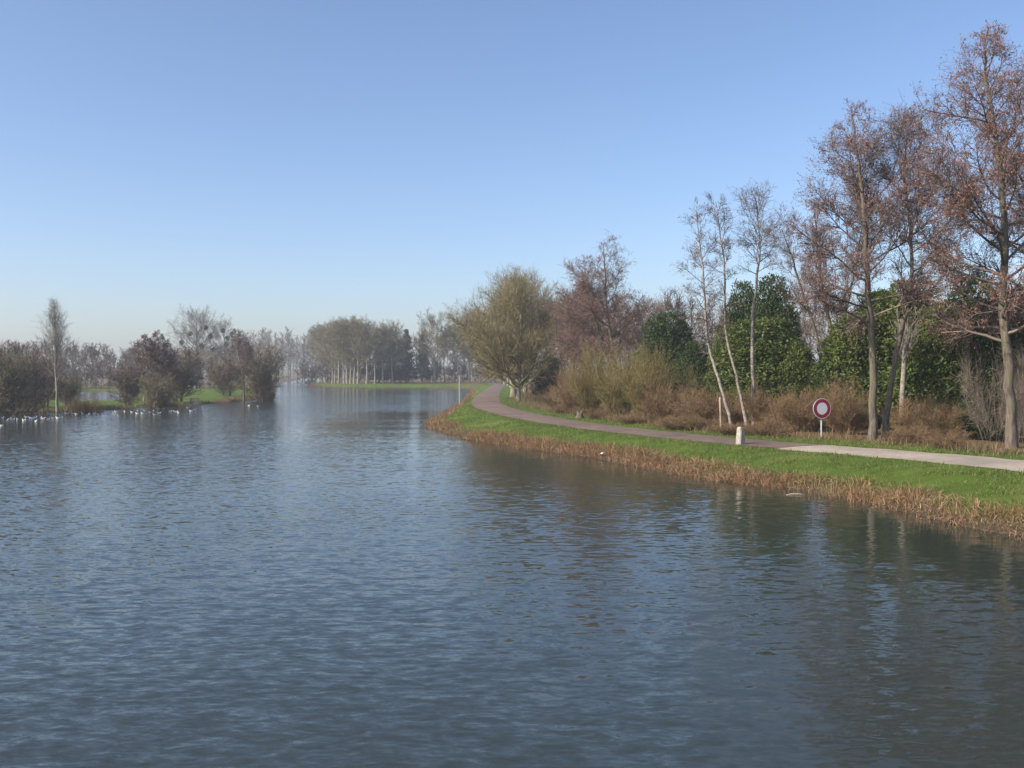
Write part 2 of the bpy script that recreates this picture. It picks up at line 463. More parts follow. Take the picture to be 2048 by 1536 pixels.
wnorm = vmath('NORMALIZE', vmath('ADD', slope, (0., 0., 1.)), (0., 0., 0.))
bp = n.new("ShaderNodeBump"); bp.inputs["Strength"].default_value = 1.0; bp.inputs["Distance"].default_value = 1.0
l.new(tot, bp.inputs["Height"]); l.new(wnorm, bp.inputs["Normal"]); l.new(bp.outputs[0], b.inputs["Normal"])
rg_ = n.new("ShaderNodeMath"); rg_.operation = 'MULTIPLY_ADD'; rg_.inputs[1].default_value = .06; rg_.inputs[2].default_value = .03
l.new(calm.outputs["Fac"], rg_.inputs[0]); l.new(rg_.outputs[0], b.inputs["Roughness"])
M_water = m
wx = axis([(-330, -60, 20), (-60, 30, 60), (30, 60, 6)]); wy = axis([(-50, 10, 8), (10, 110, 64), (110, 330, 30), (330, 720, 12)])
WX, WY = np.meshgrid(wx, wy)
water_me = grid_buf(WX, WY, np.zeros_like(WX)).mesh("water", M_water)
dr = seg_dist(WX, WY, rs[(rs[:, 1] < 95)], False)
add_attr(water_me, "calm", .22 + .78 * sstep(1, 17, dr + 2.5 * wob(WX, WY, 5)))
tag(link("water", water_me), kind="structure")

# ------------------------------------------------------------------ towpath
def path_frame():
    T = nrm(np.gradient(PC, axis=0)); N = np.stack([T[:, 1], -T[:, 0]], 1)   # N points away from the water on the near stretch
    return T, N
PT, PN = path_frame()
s_arc = np.concatenate([[0], np.cumsum(np.linalg.norm(np.diff(PC, axis=0), axis=1))])
jp = S(1600, 894, PATH_Z); j_i = int(np.argmin(np.linalg.norm(PC - jp, axis=1)))
def ribbon(i0, i1, half_in, half_out, zoff, name, mat, seed):
    rng = np.random.default_rng(seed)
    C = PC[i0:i1 + 1]; N = PN[i0:i1 + 1]; hi = half_in(s_arc[i0:i1 + 1]); ho = half_out(s_arc[i0:i1 + 1]); rows = []
    cr = np.linspace(-1, 1, 9)
    jw = .10 * np.sin(s_arc[i0:i1 + 1] * 1.9) + .07 * np.sin(s_arc[i0:i1 + 1] * 4.3 + 1)
    for c in cr:
        w = np.where(c < 0, -(-c) * (hi + jw), c * (ho - jw))
        P = C + N * w[:, None]
        z = PATH_Z + zoff - .05 * c**2 * 1.0 + .05
        rows.append(np.column_stack([P, np.full(len(P), z)]))
    A = np.stack(rows, 1); r, k = A.shape[:2]
    i, j = np.meshgrid(np.arange(r - 1), np.arange(k - 1), indexing='ij'); q = i * k + j
    me = Buf().add(A, np.stack([q, q + 1, q + k + 1, q + k], -1).reshape(-1, 4)).mesh(name, mat)
    return tag(link(name, me), kind="structure")

def path_mat(name, c, sc):
    m, n, l, b = new_mat(name)
    t = noise_node(n, l, sc, 8, .7); t2 = noise_node(n, l, .35, 4, .6); t3 = noise_node(n, l, 40, 3, .6)
    r = ramp(n, l, t.outputs[0], [(.25, c[0]), (.55, c[1]), (.8, c[2])])
    r2 = ramp(n, l, t2.outputs[0], [(.35, lin(.75, .75, .75)), (.65, lin(1.15, 1.12, 1.08))])
    mx = n.new("ShaderNodeMixRGB"); mx.blend_type = 'MULTIPLY'; mx.inputs[0].default_value = 1; l.new(r.outputs[0], mx.inputs[1]); l.new(r2.outputs[0], mx.inputs[2])
    l.new(mx.outputs[0], b.inputs["Base Color"]); b.inputs["Roughness"].default_value = .92; b.inputs["Specular IOR Level"].default_value = .15
    bp = n.new("ShaderNodeBump"); bp.inputs["Strength"].default_value = .5; bp.inputs["Distance"].default_value = .01
    l.new(t3.outputs[0], bp.inputs["Height"]); l.new(bp.outputs[0], b.inputs["Normal"]); return m
M_path = path_mat("red_tarmac", [lin(.12, .086, .072), lin(.18, .132, .112), lin(.24, .185, .158)], 3)
M_gravel = path_mat("pale_gravel", [lin(.26, .225, .18), lin(.36, .315, .255), lin(.45, .40, .335)], 4)
ribbon(j_i, len(PC) - 1, lambda s: 1.5 + 0 * s, lambda s: 1.5 + 0 * s, 0.012, "path", M_path, 1)
ribbon(0, j_i, lambda s: 1.75 + 0 * s, lambda s: 1.75 + 0 * s, 0.0, "gravel_path", M_gravel, 2)

# ------------------------------------------------------------------ trees
def trunk_line(ctrl, H, K, rng, wig=.04):
    """ctrl: (height fraction, dx, dy) offsets in metres."""
    c = np.array(ctrl, float); t = np.linspace(0, 1, K)
    cc = catmull(np.column_stack([c[:, 1], c[:, 2], c[:, 0] * H]), 12)
    tt = np.linspace(0, len(cc) - 1, K); i = np.minimum(tt.astype(int), len(cc) - 2); w = (tt - i)[:, None]
    P = cc[i] * (1 - w) + cc[i + 1] * w
    P[1:] += rng.normal(0, wig, (K - 1, 3)) * np.array([1, 1, .2])
    P[0, 2] -= .25
    return P

def trunk_buf(P, r0, r1, rng, flare=1.5, S_=10):
    K = len(P); t = np.linspace(0, 1, K)
    R = (r1 + (r0 - r1) * (1 - t)**0.85) * (1 + (flare - 1) * np.exp(-t * 28))
    b = Buf(); tubes(b, P[None], R[None] * rng.uniform(.94, 1.07, (1, K)), S_, rng)
    return b, R

def crown(rng, P, R, spec, spread, nmul=1.0, twr=1.0):
    """Branches and crown buffers for a tree that has a trunk P. spec picks the habit."""
    br = Buf(); cr = Buf(); P = P[None]; R = R[None]
    Hh = P[0, -1, 2] - P[0, 0, 2]
    cb = spec['base']
    def env(t):
        u = np.clip((t - cb) / (1 - cb), 0, 1)
        return spec['env'](u)
    P1, R1 = sprout(rng, P, R, int(spec['n1'] * nmul), cb, .985, lambda t, L: spread * np.maximum(env(t), .1), lambda t, L: spec['a0'] + (spec['a1'] - spec['a0']) * (t - cb) / (1 - cb),
                    9, spec['up1'], spec.get('w1', .10), spec.get('rr1', .42), .012 * twr, .25, True)
    tubes(br, P1, R1, 5, rng)
    P2, R2 = sprout(rng, P1, R1, int(spec['n2'] * nmul), spec.get('b2', .15), .97, lambda t, L: np.clip(L * spec.get('l2', .42) * (1.1 - .6 * t), .35, 4), lambda t, L: np.full(len(t), spec.get('a2', .75)), 5, spec['up2'], .13, .55, .008 * twr, .35)
    tubes(br, P2, R2, 3, rng)
    P12 = np.concatenate([P1[:, ::2], P2]); R12 = np.concatenate([R1[:, ::2], R2])
    P3, R3 = sprout(rng, P12, R12, int(spec['n3'] * nmul), spec.get('b3', .25), 1.0, lambda t, L: np.clip(L * .42, .3, spec.get('m3', 1.1)), lambda t, L: np.full(len(t), .72), 3, spec['up3'], .2, .6, .0065 * twr, .5)
    twigs(cr, P3, R3, rng, 0)
    P4, R4 = sprout(rng, P3, R3, int(spec['n4'] * nmul), .2, 1.0, lambda t, L: np.clip(L * .5, .16, spec.get('m4', .5)), lambda t, L: np.full(len(t), .7), 2, spec['up4'], .25, .75, .0055 * twr, .6)
    twigs(cr, P4, R4, rng, 0)
    if spec.get('ncat'):
        specks(cr, around(P4, int(spec['ncat'] * nmul), rng, .04), spec['scat'], rng, 1, .8, .38)
    if spec.get('ncone'):
        specks(cr, around(P4, int(spec['ncone'] * nmul), rng, .03), spec['scone'], rng, 2, .2, .6)
    return br, cr, (P1, R1)

con = lambda u: (1 - u)**0.85 * np.minimum(1, .6 + 2.2 * u) + .06
ovl = lambda u: np.sqrt(np.clip(np.sin(np.pi * np.clip(u * .92 + .08, 0, 1)), .02, 1))
thin_env = lambda u: .45 + .55 * np.sin(np.pi * np.clip(u * .9 + .05, 0, 1))
ALDER = dict(base=.26, env=con, n1=46, n2=520, n3=3800, n4=12000, a0=1.45, a1=.6, up1=.45, up2=.12, up3=.05, up4=-.05, ncat=25000, scat=.044, ncone=3000, scone=.022, b2=.32, b3=.45, l2=.36)
THIN = dict(base=.34, env=thin_env, n1=26, n2=130, n3=700, n4=1900, a0=1.25, a1=.6, up1=.35, up2=.15, up3=.1, up4=0, ncat=900, scat=.035, ncone=1800, scone=.022)
MULTI = dict(base=.30, env=ovl, n1=34, n2=480, n3=3400, n4=10000, a0=.85, a1=.4, up1=.5, up2=.25, up3=.15, up4=.05, ncat=5000, scat=.04, ncone=1500, scone=.02)
LIME = dict(base=.17, env=lambda u: (1 - u)**.5 * np.minimum(1, .85 + u), n1=54, n2=1100, n3=8500, n4=23000, a0=1.15, a1=.35, up1=.5, up2=.35, up3=.25, up4=.15, ncat=6000, scat=.034, l2=.46, rr1=.5)
ROW = dict(base=.32, env=ovl, n1=28, n2=300, n3=1800, n4=4800, a0=1.2, a1=.45, up1=.3, up2=.2, up3=.15, up4=.1, ncat=1800, scat=.05, rr1=.5)
POP = dict(base=.22, env=lambda u: np.minimum(1, .5 + u * 2) * (1 - u)**.5 + .1, n1=80, n2=360, n3=1500, n4=2600, a0=.48, a1=.25, up1=.45, up2=.5, up3=.4, up4=.3, rr1=.3)
FARV = dict(base=.2, env=lambda u: (1 - u)**.45, n1=34, n2=300, n3=2400, n4=5200, a0=1.1, a1=.6, up1=.45, up2=.4, up3=.3, up4=.2, rr1=.5)

def tree(name, label, cat, xy, H, ctrl, r0, spec, spread, seed, mats, group=None, nmul=1.0, twr=1.0, K=26, rz=0.0, r1=.02, stems=None, flare=1.5, S_=10, z=None):
    rng = np.random.default_rng(seed)
    z = ground_z(*xy) if z is None else z
    root = thing(name, label, cat, (xy[0], xy[1], z), rz, group)
    tb = Buf(); bb = Buf(); cb_ = Buf()
    for (c, hf, rf, sf) in (stems or [(ctrl, 1, 1, 1)]):
        P = trunk_line(c, H * hf, K, rng, min(.035, r0 * .14))
        t_, R = trunk_buf(P, r0 * rf, r1, rng, flare, S_); tb.add_buf(t_)
        b_, c_, _ = crown(rng, P, R, spec, spread * sf, nmul / len(stems or [1]), twr); bb.add_buf(b_); cb_.add_buf(c_)
    link("trunk", tb.mesh("trunk", mats[0]), root)
    link("branches", bb.mesh("branches", mats[1]), root)
    link("crown", cb_.mesh("crown", mats[2:]), root)
    return root

def px_ctrl(base_px, y, pts, zbase=.7):
    """Bends of a stem: list of (px, py) along it -> (height fraction, dx, dy), and the height."""
    top = top_height(pts[-1][1], y, zbase); out = [(0, 0, 0)]
    for i, (px, py) in enumerate(pts):
        h = top_height(py, y, zbase); out.append((h / top, (px - base_px) / FPX * y, .25 * math.sin(i * 2.1)))
    return out, top

ALD = [M_alder, M_tw_alder, M_tw_alder, M_catkin, M_cone]
ALDO = [M_alder, M_tw_alder, M_tw_alder, M_catkin_or, M_cone]
GR = "alders along the towpath"
# the tall alder at the right edge
c, H = px_ctrl(2025, 40.5, [(2020, 760), (2012, 600), (2002, 420), (1990, 260), (1974, 120), (1962, 38)])
tree("alder_tree", "tallest red-brown alder beside the gravel path, near the right edge", "tree", at_depth(2025, 40.5), H * .945, c, .22, ALDER, 5.3, 11, ALDO, GR, 1.2, flare=1.25)
c, H = px_ctrl(2085, 44, [(2085, 600), (2075, 300), (2066, 60)])
tree("alder_tree", "red-brown alder mostly cut off by the right edge", "tree", at_depth(2092, 44), H * .95, c, .22, ALDER, 4.4, 12, ALD, GR, 1.0)
c, H = px_ctrl(1744, 44, [(1745, 700), (1736, 560), (1724, 430), (1714, 320), (1703, 205)])
tree("alder_tree", "tall alder with straight trunk just right of the round sign", "tree", at_depth(1744, 44), H * .985, c, .175, ALDER, 4.3, 13, ALD, GR, .95, flare=1.3)
c, H = px_ctrl(1768, 44.4, [(1782, 770), (1802, 660), (1815, 560), (1820, 420), (1812, 300), (1808, 208)])
sp = dict(ALDER); sp.update(base=.40, ncat=4500, ncone=6500, n1=34, env=ovl, a0=.95)
tree("alder_tree", "greyish alder with leaning, bent trunk close beside the straight one", "tree", at_depth(1768, 44.4), H * .90, c, .15, sp, 3.0, 14, ALD, GR, .85, flare=1.3)
# the branched pinkish tree behind
y = 60; base = at_depth(1662, y); Hd = top_height(385, y, .7)
stems = [([(0, 0, 0), (.35, .1, 0), (.7, -.6, .2), (1, -1.0, .1)], .96, 1, 1), ([(0, .1, .1), (.35, .5, .1), (.7, 1.3, -.2), (1, 2.0, 0)], .98, .8, .9), ([(0, -.1, 0), (.4, -.7, .2), (.75, -1.9, .3), (1, -2.9, .2)], .88, .75, .85)]
tree("alder_tree", "pinkish many-stemmed bare tree rising behind the round sign", "tree", base, Hd * .95, None, .17, MULTI, 2.6, 15, ALD, GR, 1.0, 1.0, stems=stems)
# three thin pale stems
TH = [M_birch, M_tw_alder, M_tw_alder, M_catkin, M_cone]
GB = "thin pale-stemmed trees by the stone marker"
y = 51.5; c, H = px_ctrl(1465, y, [(1440, 770), (1416, 680), (1406, 590), (1400, 500), (1391, 405)])
tree("thin_tree", "leftmost and most slanting of three thin pale-stemmed trees", "tree", at_depth(1467, y), H * .955, c, .095, THIN, 1.4, 21, TH, GB)
y = 53; c, H = px_ctrl(1497, y, [(1472, 750), (1452, 650), (1447, 540), (1440, 460), (1432, 392)])
tree("thin_tree", "middle of three thin pale-stemmed trees, gently curved", "tree", at_depth(1497, y), H * .97, c, .085, THIN, 1.1, 22, TH, GB, .85)
y = 53.5; c, H = px_ctrl(1509, y, [(1505, 720), (1508, 620), (1514, 520), (1518, 460), (1512, 378)])
sp = dict(THIN); sp.update(base=.55, n1=30)
tree("thin_tree", "rightmost and straightest of three thin pale-stemmed trees", "tree", at_depth(1509, y), H * .955, c, .11, sp, 1.75, 23, TH, GB)
# the alder in the middle distance and its neighbours
y = 84; base = at_depth(1238, y); H = top_height(487, y, .7)
stems = [([(0, 0, 0), (.3, -.4, 0), (.6, -1.0, 0), (1, -1.3, .2)], 1, 1, 1), ([(0, -.1, .1), (.35, -.9, .2), (.7, -2.2, .4), (1, -2.8, .3)], .86, .8, .85)]
tree("alder_tree", "twin-stemmed dark alder towering over the shrubs in mid distance", "tree", base, H * .96, None, .22, dict(ALDER, env=lambda u: (1 - u)**.55 * np.minimum(1, .8 + u) + .08, base=.32), 5.2, 16, [M_alder, M_tw_brown, M_tw_brown, M_catkin, M_cone], GR, 1.3, 1.3, stems=stems)
y = 92; base = at_depth(1158, y); H = top_height(585, y, .7)
REDT = [M_alder, M_tw_red, M_tw_red, M_catkin, M_cone]
red_tree = tree("bare_tree", "low reddish bare tree between the big lime and twin-stemmed alder", "tree", base, H, [(0, 0, 0), (.5, .3, 0), (1, .2, .1)], .16, MULTI, 3.2, 17, REDT, "bare trees in the right-hand wood", .8, 1.8)

# big limes on the bend
LM = [M_lime, M_tw_lime, M_tw_lime, M_bud]
GL = "limes on the bend of the path"
def lime(label, px, py, top, r0, spread, seed, nm, c=None):
    xy = S(px, py, .7); H = top_height(top, xy[1], .7)
    return tree("lime_tree", label, "tree", xy, H * .955, c or [(0, 0, 0), (.3, .15, 0), (.6, -.1, .2), (1, .1, 0)], r0, LIME, spread, seed, LM, GL, nm, 1.6)
lime("broad olive lime on the bend, nearest of the three", 1037, 803, 560, .24, 8.6, 31, 1.0, [(0, 0, 0), (.2, .1, 0), (.6, .3, .2), (1, .5, 0)])
lime("thick-trunked lime on the bend, closest to the path", 1027, 796, 556, .36, 8.8, 32, .9, [(0, 0, 0), (.3, -.2, 0), (.6, -.6, .2), (1, -.4, 0)])
lime("lime on the bend standing farthest back, casting shadow down the bank", 1050, 792, 545, .32, 8.8, 33, .45)

# row of trees along the far bank: five prototypes copied
RW = [M_plane, M_tw_row, M_tw_row, M_bud]
row = [(644, 318, 672), (651, 308, 668), (655, 300, 664), (660, 293, 666), (665, 288, 662), (670, 283, 664), (677, 280, 662), (688, 276, 657), (694, 275, 655), (701, 274, 657), (708, 273, 656),
       (716, 272, 655), (733, 270, 657), (750, 270, 664), (766, 271, 666), (785, 272, 661), (868, 276, 645), (917, 280, 652), (939, 282, 648), (961, 283, 640), (980, 283, 636), (1009, 262, 632), (1016, 236, 622), (1022, 205, 612), (1027, 170, 590)]
ordn = ["first", "second", "third", "fourth", "fifth", "sixth", "seventh", "eighth", "ninth", "tenth", "eleventh", "twelfth", "thirteenth", "fourteenth", "fifteenth", "sixteenth"]
protos = []; rowH = 13.5
def row_label(i):
    if i < 16: return "%s from the left in the close-set waterside row, pale trunk" % ordn[i].capitalize()
    return ["lone round-crowned tree on the far bank, apart from the row", "far-bank tree straight behind the thin grey post", "first far-bank tree right of the thin grey post", "second far-bank tree right of the thin grey post",
            "third far-bank tree right of the grey post, left of the path", "farthest pale trunk right of the path's far end", "second farthest pale trunk right of the path's far end", "third farthest pale trunk right of the path's far end", "pale trunk right of the path, next behind the big limes"][i - 16]
rngp = random.Random(5)
for i, (px, y, top) in enumerate(row):
    xy = at_depth(px, y); z = ground_z(*xy); H = top_height(top, y, z); G = "trees lining the far bank"
    if i in (0, 7, 12, 16):
        o = tree("row_tree", row_label(i), "tree", xy, rowH, [(0, 0, 0), (.3, rngp.uniform(-.3, .3), 0), (.65, rngp.uniform(-.4, .4), .2), (1, rngp.uniform(-.5, .5), 0)], .21, ROW, 6.0, 41 + i, RW, G, 1.0, 3.4, 18, S_=7)
        protos.append(o)
    else:
        o = copy_thing(protos[rngp.randrange(len(protos))], row_label(i), (xy[0], xy[1], z), rngp.uniform(0, 6.28), (1, 1, 1), G)
    s = H / rowH; o.scale = (s * rngp.uniform(.9, 1.08), s * rngp.uniform(.9, 1.08), s)

# ------------------------------------------------------------------ left bank
def zt(xy): return ground_z(*xy)
xy = S(115, 818, .3); H = top_height(603, xy[1], .3)
tree("poplar_tree", "slender upright poplar alone on the left bank", "tree", xy, H, [(0, 0, 0), (.4, -.15, 0), (.7, -.2, .1), (1, -.3, 0)], .13, POP, 3.0, 61, [M_poplar, M_tw_grey, M_tw_grey], None, 1.0, 1.15)
GA = "alders on the left bank"; LA = [M_alder, M_tw_alder, M_tw_alder, M_catkin, M_cone]
sp = dict(ALDER); sp.update(base=.3, n1=30, n2=240, n3=1500, n4=4200, ncat=3500, ncone=2200, scat=.07, scone=.05)
for px, py, top, sprd, seed, lab in [(299, 806, 672, 2.2, 62, "left one of the two dark alders between the bushes, left bank"), (324, 805, 664, 2.3, 63, "right one of the two dark alders between the bushes, left bank"), (488, 798, 654, 2.9, 64, "dark alder leaning left near the tip of the left bank")]:
    xy = S(px, py, .3); H = top_height(top, xy[1], .3)
    tree("alder_tree", lab, "tree", xy, H, [(0, 0, 0), (.35, -.1, 0), (.7, -.35 if seed != 64 else -.8, .1), (1, -.5 if seed != 64 else -1.2, 0)], .13, sp, sprd, seed, LA, GA, 1.0, 2.0, 20, S_=7)
# tall tree with mistletoe behind
def mistletoe_ball(r, seed):
    rng = np.random.default_rng(seed); b_ = Buf(); N = 260
    C = nrm(rng.normal(size=(N, 3))) * (r * rng.uniform(.35, 1, N)**.6)[:, None]
    specks(b_, C, r * .22, rng, 0, 0, .5)
    P = np.stack([np.zeros((40, 3)), C[:40] * .5, C[:40]], 1); twigs(b_, P, np.full((40, 3), .012), rng, 0)
    return b_.mesh("mistletoe", M_holly)
mb = mistletoe_ball(.55, 3)
for px, y, top, seed, balls, lab in [(392, 225, 630, 65, [(-.1, .62), (-.3, .5), (.25, .7), (.35, .58), (.15, .45), (.42, .4)], "tall rounded bare tree dotted with mistletoe behind the left bank"),
                                     (448, 232, 652, 66, [(.0, .8), (.12, .68), (.1, .58), (-.1, .5), (.25, .75)], "second mistletoe-dotted bare tree, behind the leaning alder")]:
    xy = at_depth(px, y); z = zt(xy); H = top_height(top, y, z)
    t_ = tree("mistletoe_tree", lab, "tree", xy, H, [(0, 0, 0), (.5, .2, 0), (1, 0, 0)], .30, FARV, H * .58, seed, [M_poplar, M_tw_grey, M_tw_grey], "mistletoe trees behind the left bank", 1.6 if seed == 65 else 1.0, 2.4, 18, S_=7)
    for u, v in balls:
        o = link("mistletoe", mb, t_, (u * H * .6, -.8, v * H + .12 * H))

# ------------------------------------------------------------------ shrubs and evergreens
def shrub_mesh(rng, H, Wd, nst, n2, n3, fan, twr, mats, leaf=0, n4=0):
    N = nst; a = rng.uniform(0, 6.283, N); q = np.sqrt(rng.random(N)) * Wd * .22
    P0 = np.column_stack([q * np.cos(a), q * np.sin(a), np.full(N, -.15)])
    d = nrm(np.column_stack([np.cos(a) * fan * rng.uniform(.1, 1, N), np.sin(a) * fan * rng.uniform(.1, 1, N), np.ones(N)]))
    K = 7; P = np.empty((N, K, 3)); P[:, 0] = P0; ln = H * rng.uniform(.55, 1.05, N)
    for k in range(1, K):
        d = nrm(d + rng.normal(0, .15, (N, 3)) + np.column_stack([np.cos(a), np.sin(a), np.zeros(N)]) * .03)
        P[:, k] = P[:, k - 1] + d * (ln / (K - 1))[:, None]
    R = np.linspace(1, .3, K)[None] * rng.uniform(.008, .020, N)[:, None] * twr
    st = Buf(); tubes(st, P, R, 4, rng)
    cr = Buf()
    P2, R2 = sprout(rng, P, R, n2, .15, 1, lambda t, L: np.clip(L * .32, .25, 1.1), lambda t, L: np.full(len(t), .6), 3, .25, .2, .6, .005 * twr, .5); twigs(cr, P2, R2, rng)
    P3, R3 = sprout(rng, P2, R2, n3, .1, 1, lambda t, L: np.clip(L * .55, .15, .5), lambda t, L: np.full(len(t), .6), 2, .15, .25, .8, .0045 * twr, .6); twigs(cr, P3, R3, rng)
    if leaf: specks(cr, around(P3, leaf, rng, .05), .045, rng, 1, .1, .5)
    return st.mesh("stems", mats[0]), cr.mesh("twigs", mats[1:])

class Proto: pass
shr = {}
def make_shrub(kind, i, *a):
    rng = np.random.default_rng(900 + i); shr.setdefault(kind, []).append(shrub_mesh(rng, *a))
for i in range(3): make_shrub('brown', i, 2.6, 3.0, 60, 1600, 8000, .85, 1.15, [M_shrub, M_shrub, M_bramble], 1400)
for i in range(3): make_shrub('olive', 10 + i, 3.6, 2.8, 54, 1700, 8000, .5, 1.15, [M_shrub_olive, M_shrub_olive, M_bramble], 500)
for i in range(2): make_shrub('grey', 20 + i, 3.6, 3.4, 13, 700, 4200, 1.5, .8, [M_shrub_grey, M_shrub_grey], 0)
def thicket_mesh(seed, mats):
    rng = np.random.default_rng(seed); tb = Buf(); bb = Buf(); cb2 = Buf()
    for k in range(7):
        a = k * 2.4; q = rng.uniform(.5, 1.9); hh = rng.uniform(3.3, 4.6)
        P = trunk_line([(0, .25 * math.cos(a), .25 * math.sin(a)), (.4, q * .5 * math.cos(a), q * .5 * math.sin(a)), (1, q * math.cos(a), q * math.sin(a))], hh, 10, rng, .05)
        t_, R = trunk_buf(P, .05, .012, rng, 1.2, 5); tb.add_buf(t_)
        b_, c_, _ = crown(rng, P, R, dict(base=.03, env=lambda u: .55 + .45 * ovl(u), n1=15, n2=80, n3=420, n4=950, a0=.9, a1=.4, up1=.35, up2=.2, up3=.15, up4=.1), 1.7, 1.0, 1.9)
        tb.add_buf(b_); cb2.add_buf(c_)
    return tb.mesh('stems', mats[0]), cb2.mesh('twigs', mats[1])
shr['left'] = [thicket_mesh(931, [M_tw_brown, M_tw_row]), thicket_mesh(932, [M_tw_brown, M_tw_mix]), thicket_mesh(933, [M_tw_brown, M_tw_mix])]

def shrub(kind, px, y, top, wpx, label, group, seed, name="shrub", z=None):
    xy = at_depth(px, y); z = zt(xy) if z is None else z; H = top_height(top, y, z); Wm = wpx / FPX * y
    r = random.Random(seed); ms = shr[kind]; st, cr = ms[r.randrange(len(ms))]
    h0 = max(v.co.z for v in cr.vertices) if not hasattr(cr, '_h') else cr._h
    key = cr.name
    if key not in EXT:
        co = np.empty(len(cr.vertices) * 3, np.float32); cr.vertices.foreach_get("co", co); co = co.reshape(-1, 3)
        EXT[key] = (np.percentile(co[:, 2], 99.3), np.percentile(np.abs(co[:, :2]), 97) * 2)
    hh, ww = EXT[key]
    o = thing(name, label, "shrub", (xy[0], xy[1], z - .03), r.uniform(0, 6.28), group, (Wm / ww, Wm / ww * r.uniform(.85, 1.15), H / hh))
    link("stems", st, o); link("twigs", cr, o); return o
EXT = {}
_v = None

GS = "brown shrubs behind the towpath"
shr_list = [
 ('brown', 1118, 84, 770, 70, "reddish-brown low shrub beside the ditch, right of the limes"),
 ('brown', 1150, 74, 735, 80, "brown shrub at the left end of the right-hand shrub belt"),
 ('olive', 1185, 70, 690, 80, "upright twiggy shrub under the twin-stemmed alder, left one"),
 ('olive', 1238, 66, 700, 100, "olive upright shrub in front of the twin-stemmed alder's trunk"),
 ('olive', 1290, 62, 690, 100, "tall olive-green upright shrub left of the evergreens"),
 ('brown', 1330, 60, 760, 100, "brown shrub below the leftmost evergreen"),
 ('olive', 1365, 62, 735, 70, "olive twiggy shrub in front of the dark evergreen cleft"),
 ('brown', 1400, 57, 775, 110, "brown shrub left of the leaning wooden post"),
 ('brown', 1462, 56, 785, 90, "brown shrub at the foot of the slanting thin trees"),
 ('brown', 1535, 53, 770, 100, "brown shrub just right of the straight thin tree"),
 ('brown', 1590, 51, 785, 95, "brown shrub midway between thin trees and round sign"),
 ('brown', 1632, 51.5, 775, 80, "brown shrub directly behind the round sign"),
 ('brown', 1690, 49, 760, 100, "brown shrub between the round sign and the straight alder"),
 ('brown', 1838, 47, 795, 110, "rounded tan shrub right of the two alder trunks"),
 ('brown', 1890, 45.5, 800, 100, "tan shrub next to the dark low evergreen on the right"),
 ('grey', 1990, 43.5, 660, 150, "bare grey twiggy shrub spreading behind the tallest alder"),
 ('grey', 2055, 42.5, 700, 110, "bare grey twiggy shrub at the right edge"),
]
for i, (k, px, y, top, w, lab) in enumerate(shr_list): shrub(k, px, y, top, w, lab, GS, 300 + i)

front = []; nfront = 0
for i in range(24):
    px = 1128 + (2040 - 1128) * (i + .5 * math.sin(i * 2.7)) / 23.
    q = at_depth(px, 60.); ray = q / np.linalg.norm(q)
    dd = np.linspace(30, 100, 400); pp_ = ray[None] * dd[:, None]; dpth = seg_dist(pp_[:, 0], pp_[:, 1], PC, False)
    j = int(np.argmin(dpth)); kk = j + int(np.argmax(dpth[j:] > (3.7 if px < 1560 else 4.6) + .8 * math.sin(i * 1.9)))
    front.append((px, pp_[kk, 1]))
front.sort()
for i, (px, y) in enumerate(front):
    if px > 1900 or 1585 < px < 1800: continue
    hgt = .66 + .25 * math.sin(i * 3.1) + .15 * math.sin(i * 1.3); zz = zt(at_depth(px, y))
    nfront += 1; k = nfront; sfx = 'th' if 10 < k < 20 else {1: 'st', 2: 'nd', 3: 'rd'}.get(k % 10, 'th')
    shrub('brown', px, y, HOR + (EYE - zz - hgt) * FPX / y, (1.9 + .5 * math.sin(i * 2.2)) * FPX / y, "low brown scrub at the path's inner edge, %d%s clump from the left" % (k, sfx), "low scrub along the inner edge of the path", 350 + i, "low_shrub")

